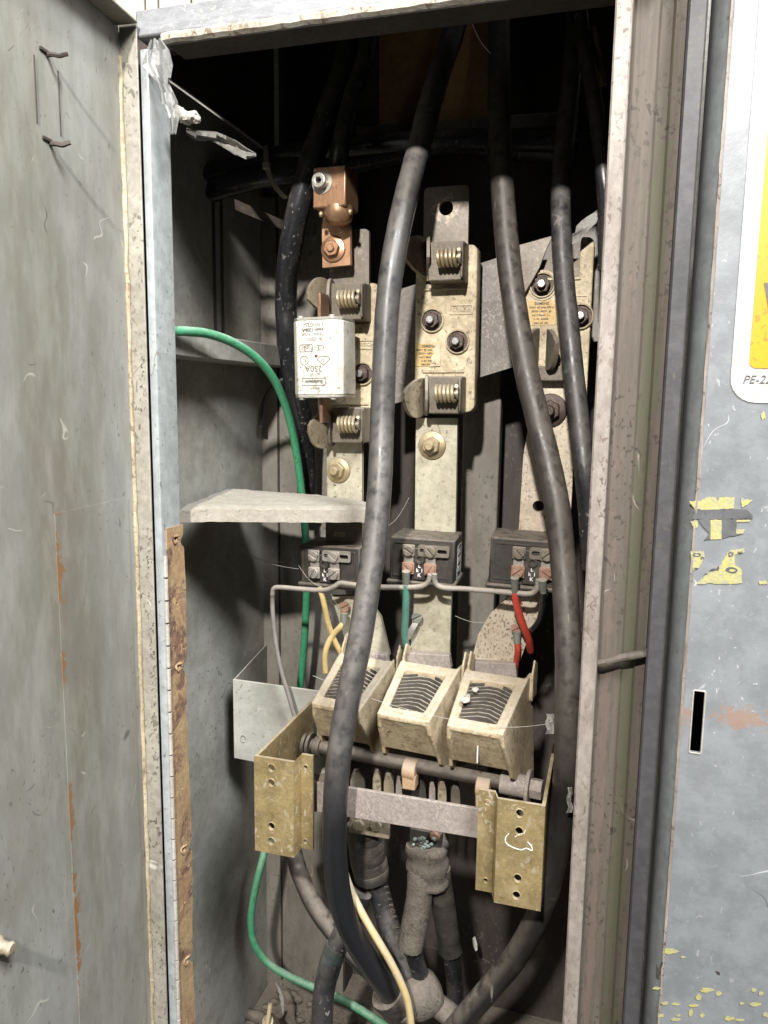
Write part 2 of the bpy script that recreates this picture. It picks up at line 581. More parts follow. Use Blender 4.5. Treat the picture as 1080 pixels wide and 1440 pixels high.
m_nickel = mat('nickel', (0.55, 0.53, 0.48), (0.38, 0.36, 0.32), 0.35, metal=0.8, scale=80, dust=DUST, dust_amt=0.1, bump=0.1)
m_strap = mat('tinned_strap', (0.52, 0.485, 0.37), (0.34, 0.305, 0.225), 0.42, metal=0.35, scale=18, speck=(0.10, 0.08, 0.055), speck_amt=0.35, dust=(0.33, 0.29, 0.22), dust_amt=0.14, bump=0.12, hair=(0.2, 0.17, 0.12))
m_strapsp = mat('speckled_strap', (0.55, 0.48, 0.375), (0.45, 0.375, 0.285), 0.45, metal=0.35, scale=20, speck=(0.11, 0.075, 0.05), speck_amt=0.7, speck_scale=520, dust=(0.40, 0.33, 0.26), dust_amt=0.08, bump=0.15)
m_tab = mat('tab_dull', (0.20, 0.172, 0.142), (0.14, 0.12, 0.098), 0.5, metal=0.4, scale=30, speck=(0.34, 0.29, 0.24), speck_amt=0.3, dust=DUST, dust_amt=0.08, bump=0.12)
m_copper = mat('copper', (0.47, 0.275, 0.165), (0.33, 0.18, 0.10), 0.4, metal=0.7, scale=20, bump=0.06, stretch=(3, 3, 0.6), speck=(0.2, 0.10, 0.055), speck_amt=0.35)
m_ceramic = mat('ceramic', (0.62, 0.60, 0.54), (0.47, 0.44, 0.37), 0.4, scale=22, speck=(0.18, 0.14, 0.10), speck_amt=0.6, hair=(0.3, 0.26, 0.2), bump=0.08, fine=0.06)
m_ink = mat('ink', (0.10, 0.092, 0.082), None, 0.7, bump=0)
m_inkred = mat('ink_red', (0.17, 0.025, 0.018), None, 0.5, bump=0)
m_white = mat('white_paint', (0.72, 0.70, 0.66), (0.6, 0.58, 0.53), 0.6, scale=30, bump=0.1)
m_label = mat('label_gold', (0.52, 0.36, 0.14), (0.42, 0.27, 0.10), 0.55, scale=60, speck=(0.62, 0.55, 0.42), speck_amt=0.4, bump=0.05)
m_black = mat('black_plastic', (0.020, 0.018, 0.016), (0.032, 0.028, 0.024), 0.42, scale=40, dust=(0.20, 0.165, 0.13), dust_amt=0.10, bump=0.1)
m_cable = mat('cable_black', (0.011, 0.0115, 0.0135), (0.019, 0.019, 0.021), 0.26, scale=18, dust=(0.18, 0.162, 0.145), dust_amt=0.0, speck=(0.22, 0.2, 0.18), speck_amt=0.08, hair=(0.24, 0.23, 0.22), bump=0.06)
m_cabledust = mat('cable_dusty', (0.038, 0.038, 0.039), (0.019, 0.019, 0.020), 0.24, scale=22, dust=(0.25, 0.225, 0.195), dust_amt=0.06, speck=(0.012, 0.012, 0.012), speck_amt=0.1, speck_scale=260, hair=(0.28, 0.27, 0.255), bump=0.09, stretch=(1.5, 1.5, 0.25), zgrad=(0.26, 0.19, (0.014, 0.0145, 0.0165)))
m_cablebrown = mat('cable_brown_dust', (0.016, 0.0145, 0.014), (0.034, 0.029, 0.025), 0.29, scale=14, dust=(0.21, 0.18, 0.15), dust_amt=0.06, bump=0.10, stretch=(1, 1, 0.4), scratch=(0.2, 0.18, 0.16))
m_shrink = mat('shrink_dusty', (0.135, 0.113, 0.09), (0.08, 0.067, 0.054), 0.95, scale=34, speck=(0.03, 0.025, 0.02), speck_amt=0.8, dust=(0.19, 0.162, 0.133), dust_amt=0.06, bump=0.8, hair=(0.03, 0.025, 0.02))
m_tape = mat('black_tape', (0.022, 0.020, 0.018), (0.045, 0.039, 0.033), 0.4, scale=30, dust=(0.17, 0.145, 0.12), dust_amt=0.12, bump=0.3, stretch=(0.5, 0.5, 3))
m_green = mat('green_wire', (0.05, 0.27, 0.135), (0.04, 0.215, 0.105), 0.35, scale=30, dust=(0.27, 0.42, 0.31), dust_amt=0.05, speck=(0.02, 0.10, 0.055), speck_amt=0.3, bump=0.05)
m_teal = mat('teal_wire', (0.06, 0.19, 0.145), (0.09, 0.2, 0.16), 0.5, scale=40, dust=DUST, dust_amt=0.1, bump=0.1)
m_yellow = mat('yellow_wire', (0.56, 0.42, 0.17), (0.48, 0.36, 0.17), 0.45, scale=40, dust=(0.48, 0.42, 0.31), dust_amt=0.12, bump=0.08)
m_creamw = mat('cream_wire', (0.46, 0.37, 0.22), (0.55, 0.40, 0.14), 0.5, scale=14, dust=(0.45, 0.40, 0.32), dust_amt=0.2, speck=(0.3, 0.17, 0.05), speck_amt=0.4, bump=0.1)
m_red = mat('red_wire', (0.50, 0.055, 0.035), (0.40, 0.05, 0.035), 0.4, scale=40, bump=0.05)
m_bare = mat('bare_wire', (0.30, 0.275, 0.245), (0.22, 0.20, 0.175), 0.6, metal=0.3, scale=60, dust=DUST, dust_amt=0.25, bump=0.25)
m_greyw = mat('grey_sheath', (0.12, 0.115, 0.11), (0.16, 0.15, 0.14), 0.5, scale=60, dust=DUST, dust_amt=0.1, bump=0.15)
m_verd = mat('verdigris', (0.022, 0.024, 0.022), (0.04, 0.042, 0.036), 0.8, scale=110, speck=(0.34, 0.47, 0.40), speck_amt=1.2, speck_scale=420, bump=0.4)
m_ferr = mat('dull_ferrule', (0.17, 0.19, 0.16), (0.12, 0.12, 0.10), 0.6, metal=0.3, scale=80, dust=DUST, dust_amt=0.15, bump=0.2)
m_shelf = mat('dusty_board', (0.32, 0.29, 0.24), (0.235, 0.21, 0.17), 0.9, scale=30, speck=(0.14, 0.12, 0.09), speck_amt=0.25, dust=(0.38, 0.35, 0.295), dust_amt=0.3, bump=0.4, hair=(0.14, 0.12, 0.095))
m_bar = mat('grey_bar', (0.275, 0.235, 0.208), (0.215, 0.18, 0.158), 0.75, scale=40, speck=(0.36, 0.315, 0.28), speck_amt=0.9, speck_scale=520, bump=0.25)
m_plate = mat('mount_plate', (0.20, 0.18, 0.163), (0.145, 0.128, 0.115), 0.6, scale=24, speck=(0.30, 0.27, 0.245), speck_amt=0.9, speck_scale=420, bump=0.2)
m_card = mat('brown_board', (0.40, 0.22, 0.085), (0.30, 0.155, 0.06), 0.75, scale=14, bump=0.1)
m_orange = mat('insulator_tan', (0.36, 0.235, 0.135), (0.26, 0.165, 0.095), 0.6, scale=50, dust=DUST, dust_amt=0.1, bump=0.1)
m_film = mat('tape_film', (0.40, 0.40, 0.39), (0.30, 0.30, 0.285), 0.25, scale=50, bump=0.3, alpha=0.36)
m_foam = mat('foam_white', (0.62, 0.585, 0.52), (0.46, 0.42, 0.35), 0.9, scale=120, bump=0.9)
m_paper = mat('grey_flap', (0.31, 0.30, 0.275), (0.19, 0.18, 0.165), 0.8, scale=50, speck=SPK, speck_amt=0.8, bump=0.4)
m_tie = mat('tie_nylon', (0.50, 0.46, 0.35), (0.40, 0.36, 0.27), 0.45, scale=60, bump=0.05)
m_web = mat('cobweb', (0.5, 0.47, 0.42), None, 0.9, bump=0)
m_debris = mat('debris', (0.15, 0.13, 0.107), (0.05, 0.04, 0.032), 0.9, scale=45, speck=(0.32, 0.28, 0.23), speck_amt=0.5, dust=(0.20, 0.17, 0.135), dust_amt=0.1, bump=0.8)
m_tile = mat('wall_tile', (0.44, 0.42, 0.365), (0.36, 0.34, 0.29), 0.5, scale=20, bump=0.05)
m_grout = mat('grout', (0.40, 0.38, 0.34), None, 0.9, scale=30)
m_stickw = mat('sticker_white', (0.44, 0.43, 0.405), (0.39, 0.38, 0.355), 0.4, scale=30, speck=(0.3, 0.28, 0.24), speck_amt=0.25, bump=0.03, fine=0.03)
m_sticky = mat('sticker_yellow', (0.50, 0.275, 0.010), (0.43, 0.235, 0.015), 0.4, scale=30, speck=(0.2, 0.13, 0.03), speck_amt=0.35, bump=0.03, fine=0.03)
m_torny = mat('torn_yellow', (0.36, 0.325, 0.10), (0.30, 0.285, 0.16), 0.75, scale=90, speck=(0.22, 0.225, 0.23), speck_amt=0.9, bump=0.2)
m_tornk = mat('torn_black', (0.07, 0.07, 0.075), (0.10, 0.10, 0.105), 0.5, scale=50, bump=0.1)
m_bandtape = mat('band_tape', (0.018, 0.040, 0.040), (0.025, 0.032, 0.032), 0.45, scale=40, dust=(0.2, 0.19, 0.16), dust_amt=0.08, bump=0.1)
m_blade = mat('blade_copper', (0.26, 0.155, 0.095), (0.17, 0.105, 0.07), 0.45, metal=0.6, scale=40, bump=0.1)
m_verdc = mat('verdigris_crumbs', (0.30, 0.36, 0.325), (0.10, 0.125, 0.11), 0.85, scale=200, bump=0.4)
m_shaft = mat('shaft_dark', (0.085, 0.07, 0.056), (0.05, 0.042, 0.034), 0.5, metal=0.3, scale=40, dust=(0.2, 0.17, 0.135), dust_amt=0.05, bump=0.2)
# ------------------------------------------------------------------ cabinet shell
ZB, ZT = -0.70, 0.249
XL, YB = -0.352, 0.268
cab = thing('electrical_cabinet', (-0.15, 0.14, ZB), 'open grey steel electrical cabinet full of cables and switchgear, its left door swung wide', 'cabinet')


def vprism(poly, z0, z1):
    """outline in plan (x, y) raised from z0 to z1"""
    return MB().prism(poly, z0, z1)


vprism([(-0.3168, 0.022), (-0.3168, 0.0015), (-0.3158, 0.0003), (-0.3115, 0.0), (-0.3103, 0.0005), (-0.3098, 0.0018), (-0.3098, 0.0245), (-0.3112, 0.0245), (-0.3112, 0.003), (-0.3152, 0.003), (-0.3152, 0.022)], ZB, 0.2285).build('left_frame', m_frame, cab)
# side walls, back, floor, roof
MB().box((XL-0.001, 0.145, (ZB+ZT)/2), (0.002, 0.25, ZT-ZB-0.004)).build('side_panel', m_wallin, cab)
MB().box((-0.332, 0.0255, (ZB+ZT)/2-.002), (0.042, 0.002, ZT-ZB-0.006)).build('frame_return', m_brown, cab)
xm = P(486, 700, YB).x
bk = MB().box(((XL+xm)/2, YB+0.001, (ZB+ZT)/2), (xm-XL, 0.002, ZT-ZB-0.002)).build('back_panel', m_back, cab)
MB().box(((0.03+xm)/2-0.002, YB+0.034, (ZB+ZT)/2), (0.03-xm+.004, 0.002, ZT-ZB-0.002)).build('back_panel', m_backdark, cab)  # right half coloured dark so this side reads as unlit void
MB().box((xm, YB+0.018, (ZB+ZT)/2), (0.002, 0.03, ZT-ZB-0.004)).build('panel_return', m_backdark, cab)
seam = P(393, 700, YB).x
MB().box((seam, YB-0.0008, (ZB+ZT)/2), (0.0012, 0.0012, 0.9)).build('panel_seam', m_brown, bk)
vprism([(XL, YB-0.001), (XL, YB-0.012), (XL+0.003, YB-0.009), (XL+0.013, YB-0.003), (XL+0.013, YB-0.001)], ZB+0.01, 0.2).build('corner_fillet', m_back, cab)
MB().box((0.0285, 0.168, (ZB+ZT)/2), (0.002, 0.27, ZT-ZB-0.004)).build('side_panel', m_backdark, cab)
MB().box((-0.162, 0.158, -0.676), (0.378, 0.288, 0.003)).build('floor_panel', m_debris, cab)
ZR = 0.62  # raised roof: unseen dark hollow added so the cabinet top stays black
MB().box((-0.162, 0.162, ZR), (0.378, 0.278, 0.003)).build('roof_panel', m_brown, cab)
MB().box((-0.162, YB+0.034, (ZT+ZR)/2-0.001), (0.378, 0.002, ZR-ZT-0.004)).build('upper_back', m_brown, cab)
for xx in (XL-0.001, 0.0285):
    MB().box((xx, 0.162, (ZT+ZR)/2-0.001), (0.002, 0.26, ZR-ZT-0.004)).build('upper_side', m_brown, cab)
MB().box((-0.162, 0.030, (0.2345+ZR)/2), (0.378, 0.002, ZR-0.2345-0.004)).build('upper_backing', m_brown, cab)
xs = [-0.352, -0.3275, -0.3170, -0.2915, -0.2600, -0.16, -0.06, 0.03]
for i in range(len(xs)-1):
    MB().box(((xs[i]+xs[i+1])/2, 0.0265, (ZT+ZR)/2+0.002), (xs[i+1]-xs[i]-0.0016, 0.004, ZR-ZT-0.004)).build('upper_panel', m_tile, cab, bevel=0.001)
# lintel: front face, chipped lower lip, dark underside
lt = MB().box((-0.1505, 0.0095, 0.2435), (0.334, 0.023, 0.0168)).build('lintel', m_lintel, cab, bevel=0.0015)
g = [[(x, yy, z+0.0007*noise.noise(Vector((x*120, z*90, yy*50)))) for x in [(-0.297+0.286*i/60) for i in range(61)]] for yy, z in ((-0.003, 0.2352), (-0.0042, 0.2335), (-0.0036, 0.2312), (-0.001, 0.2298))]
MB().sheet(g, 0.0012).build('chipped_lip', m_chip, lt)
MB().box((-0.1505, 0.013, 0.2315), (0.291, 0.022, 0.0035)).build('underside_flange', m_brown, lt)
# right post
po = vprism([(-0.0115, 0.03), (-0.0115, 0.001), (-0.0105, 0.0), (-0.0035, 0.0), (-0.002, 0.001), (-0.0015, 0.010), (0.0, 0.012), (0.012, 0.0125), (0.0135, 0.0142), (0.0195, 0.0142), (0.021, 0.012), (0.0265, 0.0118), (0.0265, 0.03)], ZB, ZT-0.002)
pob = po.build('right_post', m_post, cab)
vprism([(-0.0118, 0.0), (-0.0118, -0.0012), (-0.0108, -0.002), (-0.0035, -0.002), (-0.0025, -0.0012), (-0.0025, 0.0)], ZB, ZT-0.002).build('post_flange', m_postfl, pob)
vprism([(0.0265, 0.03), (0.0265, -0.001), (0.0275, -0.002), (0.0355, -0.002), (0.0365, -0.001), (0.0365, 0.03)], ZB, ZT-0.002).build('post_lip', m_postlip, pob)
# inner braces on the left wall
a, b = PX(246, 470, XL), PX(396, 497, XL)
zt = -0.0005+a.z*0+0.034
brc = MB()
zb0 = PX(250, 500, XL+0.032).z
brc.box((XL+0.0165, 0.148, zb0+0.010), (0.033, 0.226, 0.020))
brc.build('wall_rail', m_wallin, cab, bevel=0.001)
# grey angle plate at the lower left behind the switch
pl = P(327, 955, 0.15)
pr = P(438, 968, 0.15)
z0 = P(327, 1066, 0.15).z
MB().hexa([(pl.x, 0.15, z0), (pr.x+0.03, 0.15, z0-0.004), (pr.x+0.03, 0.152, z0-0.004), (pl.x, 0.152, z0),
           (pl.x, 0.15, pl.z), (pr.x+0.03, 0.15, pl.z-0.001), (pr.x+0.03, 0.152, pl.z-0.001), (pl.x, 0.152, pl.z)]).build('support_plate', m_wallin, cab, bevel=0.0007)
MB().tube([Vector((pl.x+0.011+0.003*math.cos(t), 0.1492, z0+0.022+0.0035*math.sin(t))) for t in [k*0.45 for k in range(12)]], 0.0005, 6).build('weld_mark', m_wallin, cab)
MB().hexa([(pl.x, 0.1522, z0+0.002), (pl.x+0.0012, 0.1522, z0+0.002), (XL+0.0017, YB-0.006, z0+0.002), (XL+0.0005, YB-0.006, z0+0.002),
           (pl.x, 0.1522, pl.z-0.001), (pl.x+0.0012, 0.1522, pl.z-0.001), (XL+0.0017, YB-0.006, pl.z-0.001), (XL+0.0005, YB-0.006, pl.z-0.001)]).build('plate_gusset', m_wallin, cab)
# slanted mounting plate behind the fuse bases
q = [P(548, 412, 0.205), P(548, 570, 0.205), P(845, 478, 0.205), P(845, 316, 0.205)]
MB().prism([(p.x, p.z) for p in q], -0.205, -0.2035, Matrix(((1, 0, 0, 0), (0, 0, -1, 0), (0, 1, 0, 0), (0, 0, 0, 1)))).build('mounting_plate', m_plate, cab)
# upright channel on the back
xa, xb = P(648, 700, 0.25).x, P(700, 700, 0.25).x
MB().box(((xa+xb)/2, 0.2575, -0.18), (xb-xa, 0.018, 0.50)).build('back_channel', m_back, cab, bevel=0.002)
# two dark vertical ribs of the side wall
for px in (301, 312):
    yy = PX(px, 400, XL).y
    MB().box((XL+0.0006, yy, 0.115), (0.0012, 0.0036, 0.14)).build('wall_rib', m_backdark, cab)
# hinge strip, wavy and torn, on the return of the left frame
HM = Matrix(((0, 0, 1, -0.3098), (1, 0, 0, 0), (0, 1, 0, 0), (0, 0, 0, 1)))
hz0, hz1 = PX(246, 740, -0.309).z, -0.60
torn = [PX(250, py, -0.309).z for py in (757, 938, 1202, 1366)]


def hx(z):
    x = 0.0268+0.0016*math.sin(z*31)+0.0011*noise.noise(Vector((z*60, 0, 0)))+0.0006*noise.noise(Vector((z*260, 3, 0)))
    for t in torn:
        x -= 0.0050*math.exp(-((z-t+0.003)/0.0035)**2)
    return x


left = [(0.0042+0.0003*noise.noise(Vector((k, 5, 0))), hz0-(hz0-hz1)*k/60) for k in range(61)]
right = [(hx(hz1+(hz0-hz1)*k/200), hz1+(hz0-hz1)*k/200) for k in range(201)]
holes = []
for py, rr in ((757, 0.0024), (848, 0.0014), (938, 0.0018), (1026, 0.0014), (1113, 0.0014), (1202, 0.0025), (1279, 0.0014), (1366, 0.0026)):
    z = PX(250, py, -0.309).z
    holes.append(circ(0.0155, z, rr, 10, rr*0.8))
hs = MB().plate(left+right, holes, 0.0009, HM @ Matrix.Translation((0, 0, 0.0012))).build('hinge_strip', m_rust, cab)
z = hz0-0.02
while z > hz1:
    MB().cyl((-0.3090, 0.0022, z), (-0.3090, 0.0022, z-0.0155), 0.0016, 8).build('knuckle', m_knuckle, hs)
    z -= 0.0172
for py in (757, 938, 1202, 1366):
    z = PX(250, py, -0.309).z
    pts = [HM @ Vector((0.0155+0.0036*math.cos(t)*(1+0.25*math.sin(3*t)), z+0.0033*math.sin(t)*(1+0.2*math.cos(2*t)), 0.0015+0.0006*math.sin(2*t))) for t in [i*0.42 for i in range(14)]]
    MB().tube(pts, 0.0008, 6, jit=.5).build('torn_rim', m_rust, hs)

# the door, swung wide to the left; local frame on its inner face: s outward from the hinge, t up, n towards the opening
DANG = R_(4.0)
DS = Vector((math.sin(DANG), -math.cos(DANG), 0))
DN = Vector((math.cos(DANG), math.sin(DANG), 0))
DO = Vector((-0.3275, -0.006, 0))
DM = Matrix((DS, Vector((0, 0, 1)), DN)).transposed().to_4x4()
DM.translation = DO


def PD(px, py, h=0.0):
    """pixel on the door's inner face (offset h) -> local (s, t)"""
    d = ray(px, py)
    o = DO+DN*h
    k = (o-EYE).dot(DN)/d.dot(DN)
    v = EYE+d*k-DO
    return v.dot(DS), v.z


DTOP = 0.243
door = MB().box((0.175, (ZB+DTOP)/2, -0.001), (0.35, DTOP-ZB, 0.002), DM).build('door', m_door, cab)
MB().box((-0.0006, (ZB+DTOP)/2, 0.0065), (0.0016, DTOP-ZB, 0.013), DM).build('hinge_flange', m_doorrim, door, bevel=0.0005)
MB().box((0.1755, DTOP-0.0008, 0.0075), (0.348, 0.0016, 0.0148), DM).build('top_flange', m_doorrim, door, bevel=0.0005)
bd = [DM @ Vector((0.0012, t, 0.0008+0.0004*noise.noise(Vector((t*70, 0, 0))))) for t in [ZB+0.01+(DTOP-ZB-0.03)*i/160 for i in range(161)]]
MB().tube(bd, 0.0016, 8, jit=0.4).build('sealing_bead', m_bead, door)
# stiffener sheet lapped on the lower door, with a rusted seam
s1, t1 = PD(76, 718)
s2, _ = PD(165, 900)
def rust_at(pa, pb, wid, st):
    ta, tb = PD(90, pa)[1], PD(95, pb)[1]
    c_ = DM @ Vector((s1-0.0003, (ta+tb)/2, 0))-ORIGIN['electrical_cabinet']
    return (tuple(c_), (1.0, wid, abs(ta-tb)*0.75), 150, (0.23, 0.115, 0.045), st)


m_seam = mat('paint_door_seam', (0.305, 0.308, 0.288), (0.190, 0.178, 0.145), 0.48, scale=4.5, speck=SPK, speck_amt=-0.05, hair=(0.50, 0.48, 0.42), bump=0.10, stretch=(1.5, 1.5, 0.5), fine=0.10, seed=False,
             spots=[rust_at(735, 870, 0.0085, 0.9), rust_at(900, 965, 0.0050, 0.8), rust_at(1095, 1190, 0.0065, 0.85), rust_at(1220, 1420, 0.0075, 0.9), rust_at(714, 724, 0.012, 0.85)])
MB().box(((s1+0.0095)/2, (ZB+t1)/2, 0.00025), (s1-0.0095, t1-ZB-0.004, 0.0003), DM).build('stiffener_sheet', m_seam, door)
# (the rust along its edge is in the sheet's paint)
# document pocket hooks and the outline of a removed label
for (px, py) in ((66, 78), (70, 202)):
    s, t = PD(px, py)
    pts = [(s, t, 0), (s, t, 0.004), (s-0.001, t-0.0005, 0.0075), (s-0.002, t+0.0005, 0.0100), (s-0.003, t+0.001, 0.0115)]
    MB().tube([DM @ Vector(p) for p in spline(pts, 4)], 0.0014, 8, jit=.5).build('hook', m_brown, door)
    MB().box((s+0.003, t+0.0015, 0.0006), (0.008, 0.0016, 0.0012), DM).build('hook_tab', m_brown, door)
sa, ta = PD(47, 78)
sb, tb = PD(85, 190)
lp = MB()
for (x0, y0, x1, y1) in ((sa, ta, sa, tb), (sb, ta, sb, tb)):
    lp.box(((x0+x1)/2, (y0+y1)/2, 0.0003), (abs(x1-x0)+0.0006, abs(y1-y0)+0.0006, 0.0006), DM)
lp.build('label_outline', m_brown, door)
s, t = PD(-8, 1330)
MB().lathe([(0.008, 0.0), (0.0075, 0.004), (0.005, 0.006), (0.0045, 0.012), (0.0055, 0.014), (0.004, 0.016)], DM @ Matrix.Translation((s, t, 0)) @ Matrix.Scale(0.75, 4), 16).build('knob', m_jaw, door)
# tufts of lint on the door rim
for py0, py1, nn in ((500, 545, 10), (860, 960, 60), (965, 1020, 30), (735, 790, 14), (1150, 1180, 14), (1320, 1420, 40)):
    mb = MB()
    for i in range(nn):
        py = py0+(py1-py0)*random.random()
        t = PD(215, py)[1]
        p = Vector((0.0002-0.0016, t, 0.0085+0.004*random.random()))
        q = p+Vector((-0.0008+0.003*random.random(), 0.003*(random.random()-.5), 0.002*(random.random()-.5)))
        mb.tube([DM @ p, DM @ ((p+q)/2+Vector((0.0015, 0.0006, 0))), DM @ (q+Vector((0.001, 0, 0)))], 0.0003, 4)
    mb.build('lint', m_debris, door)

# little rod across the right post
a, b = P(838, 934, 0.004), P(908, 919, 0.004)
solo(MB().tube(spline([a+Vector((-0.004, 0.008, -0.002)), a, a*0.5+b*0.5+Vector((0, 0, 0.0004)), b, b+Vector((0.001, 0.006, 0))], 6), 0.0026, 10, jit=.15), 'metal_rod', m_post, a,
     'short dusty metal rod lying across the right post at mid height', 'rod')

# wall behind the cabinet
wl = MB().box((-0.2, 0.330, 0.1), (2.4, 0.02, 2.6)).build('wall', m_grout)
wl['kind'] = 'structure'

# ------------------------------------------------------------------ right-hand door panel
X0 = 0.0385
rd = thing('cabinet_door', (0.21, 0.02, ZB), 'closed light grey steel door at right with a yellow warning sticker and rusty key slot', 'door')
XF = 0.0485
ow = [(XF, ZB), (0.42, ZB), (0.42, 0.46), (XF, 0.46)]
sl = [P(970, 1057, -0.012), P(985, 1057, -0.012), P(991, 973, -0.012), P(976, 973, -0.012)]
sx0, sx1, sz0, sz1 = (sl[0].x+sl[3].x)/2, (sl[1].x+sl[2].x)/2, sl[0].z, sl[2].z
pan = MB().plate(ow, [rrect(sx0, sz0, sx1, sz1, 0.001, 2)], 0.002, FR((0, -0.012, 0))).build('door_panel', m_rdoor, rd)
vprism([(XF, -0.0121), (0.0462, -0.0112), (0.0415, -0.0055), (0.0398, -0.0015), (0.0395, 0.02), (0.0415, 0.02), (0.0425, -0.001), (0.047, -0.0095), (XF, -0.0101)], ZB, 0.46).build('rolled_edge', m_rdoor_edge, rd)
MB().box((0.23, 0.14, -0.12), (0.36, 0.004, 1.15)).build('slot_dark_sheet', m_brown, rd)  # dark sheet added well behind the panel to keep the slot black
eb = [Vector((0.0475+0.0003*noise.noise(Vector((z*80, 3, 0))), -0.0116, z)) for z in [ZB+(0.46-ZB)*i/150 for i in range(151)]]
MB().tube(eb, 0.0011, 6, jit=.6).build('edge_bead', m_postfl, rd)
so_ = rrect(sx0-0.0004, sz0-0.0004, sx1+0.0004, sz1+0.0004, 0.001, 3)
MB().tube([Vector((x_, -0.0121, z_)) for x_, z_ in so_+so_[:1]], 0.0005, 6, jit=.5).build('slot_rim', m_knuckle, rd)
# warning sticker
YS = -0.0122
c0, c1 = P(1024, 566, YS), P(1052, 0, YS)
sx = c0.x+0.0003
stk = MB().plate(rrect(sx, c0.z, sx+0.16, 0.255, 0.0135, 6), [], 0.0006, FR((0, YS-0.0004, 0))).build('warning_sticker', m_stickw, rd, )
yz0 = P(1056, 518, YS).z
MB().plate(rrect(P(1054, 500, YS).x, yz0, sx+0.148, 0.245, 0.004, 4), [], 0.0003, FR((0, YS-0.0008, 0))).build('yellow_field', m_sticky, stk)
# black triangle bar of the sign and its reference text
a, b = P(1074, 398, YS), P(1092, 505, YS)
MB().prism([(a.x, a.z), (a.x+0.012, a.z+0.0), (b.x+0.012, b.z), (b.x, b.z)], 0, 0.0003, FR((0, YS-0.0009, 0))).build('printed_letter', m_ink, stk)
c = P(1044, 534, YS)
MB().text('PE-223', 0.0062, FR((c.x, YS-0.0007, c.z)), 'LEFT', shear=0.25).build('printed_text', m_ink, stk)
# remains of a torn sticker
YT = -0.0124


def flat(name, m, polys, parent, y=YT, t=0.0001):
    mb = MB()
    for pl_ in polys:
        pts = [P(px, py, y) for px, py in pl_]
        mb.prism([(p.x, p.z) for p in pts], 0, t, FR((0, y, 0)))
    return mb.build(name, m, parent)


def zz(x, y):      # pixel of the 6x crop around the torn sticker
    return (900+x/6, 660+y/6)


def rag(poly, amp=5, n=7):
    out = []
    for i in range(len(poly)):
        a, b = poly[i], poly[(i+1) % len(poly)]
        for k in range(n):
            t = k/n
            out.append((a[0]+(b[0]-a[0])*t+.6*random.uniform(-amp, amp)*(k > 0), a[1]+(b[1]-a[1])*t+random.uniform(-amp, amp)*(k > 0)))
    return [zz(*p) for p in out]


ts = flat('torn_sticker', m_torny, [rag([(415, 270), (520, 265), (560, 235), (640, 235), (655, 270), (670, 235), (800, 235), (790, 330), (590, 345), (465, 338)]),
                                    rag([(850, 235), (880, 255), (955, 255), (905, 300), (860, 320)], 4),
                                    rag([(595, 425), (690, 425), (690, 590), (595, 592)], 2), rag([(425, 440), (485, 430), (490, 490), (455, 500)], 4),
                                    rag([(812, 425), (930, 425), (930, 440), (815, 445)], 2), rag([(805, 510), (885, 505), (870, 540), (815, 545)], 3),
                                    rag([(425, 690), (540, 690), (545, 740), (500, 830), (450, 855)], 6), rag([(720, 735), (760, 680), (880, 665), (880, 700), (800, 720), (800, 800), (860, 850), (860, 960), (480, 965), (560, 880), (660, 840)], 7),
                                    rag([(1000, 945), (1060, 935), (1080, 965), (1010, 970)], 4)], rd)
flat('black_print', m_tornk, [rag([(465, 340), (900, 338), (950, 385), (950, 418), (700, 420), (445, 420)], 3), rag([(490, 418), (595, 418), (595, 590), (540, 595), (585, 540), (520, 470)], 3), rag([(690, 418), (815, 418), (812, 540), (880, 545), (690, 580)], 3)], ts, YT-0.00015)
mb = MB()
for (x, y, rx, ry) in ((480, 720, 45, 18), (525, 745, 16, 10), (470, 835, 22, 6), (765, 715, 26, 22), (625, 845, 40, 8), (560, 882, 14, 5), (660, 830, 10, 14), (780, 850, 60, 26), (845, 700, 20, 8)):
    pts = []
    for k in range(12):
        a = math.pi*2*k/12
        j = random.uniform(.7, 1.2)
        pts.append(zz(x+rx*j*math.cos(a), y+ry*j*math.sin(a)))
    ib = [zz(x+rx*.5*math.cos(math.pi*2*k/10), y+ry*.5*math.sin(math.pi*2*k/10)) for k in range(10)]
    o = [P(px, py, YT) for px, py in pts]
    i_ = [P(px, py, YT) for px, py in ib]
    mb.plate([(p.x, p.z) for p in o], [[(p.x, p.z) for p in i_]], 0.0003, FR((0, YT-0.0004, 0)))
mb.build('worn_print', m_tornk, ts)
# yellow flecks low on the door
fl = []
for (cx, cy, w_, h_) in ((942, 1338, 26, 9), (960, 1346, 8, 4), (923, 1390, 14, 5), (995, 1392, 22, 7), (983, 1402, 9, 9), (1010, 1397, 9, 8), (975, 1414, 18, 5), (935, 1411, 11, 6), (950, 1412, 13, 5), (971, 1424, 7, 11), (988, 1428, 9, 6),
                        (929, 1428, 10, 5), (950, 1434, 14, 6), (954, 1428, 8, 3), (1025, 1432, 16, 7), (1040, 1434, 16, 4), (1043, 1411, 8, 5), (1062, 1412, 20, 6), (1060, 1392, 9, 6), (1070, 1397, 9, 6), (1077, 1427, 12, 9), (1073, 585, 8, 14)):
    fl.append([(cx+w_*.5*math.cos(math.pi*2*k/11)*random.uniform(.6, 1.15), cy+h_*.5*math.sin(math.pi*2*k/11)*random.uniform(.5, 1.2)) for k in range(11)])
for q_ in fl:
    flat('paint_fleck', m_torny, [q_], rd)
flat('scuff', m_brown, [[(924+random.uniform(-6, 6)*.6+6*math.cos(k*.7)*.6, 1366+16*math.sin(k*.7)*.7) for k in range(9)], [(1006, 1365), (1012, 1367), (1013, 1371), (1009, 1370)], [(904, 1338), (907, 1350), (905, 1350)], [(930, 1352), (935, 1354), (931, 1360), (927, 1362)]], rd)
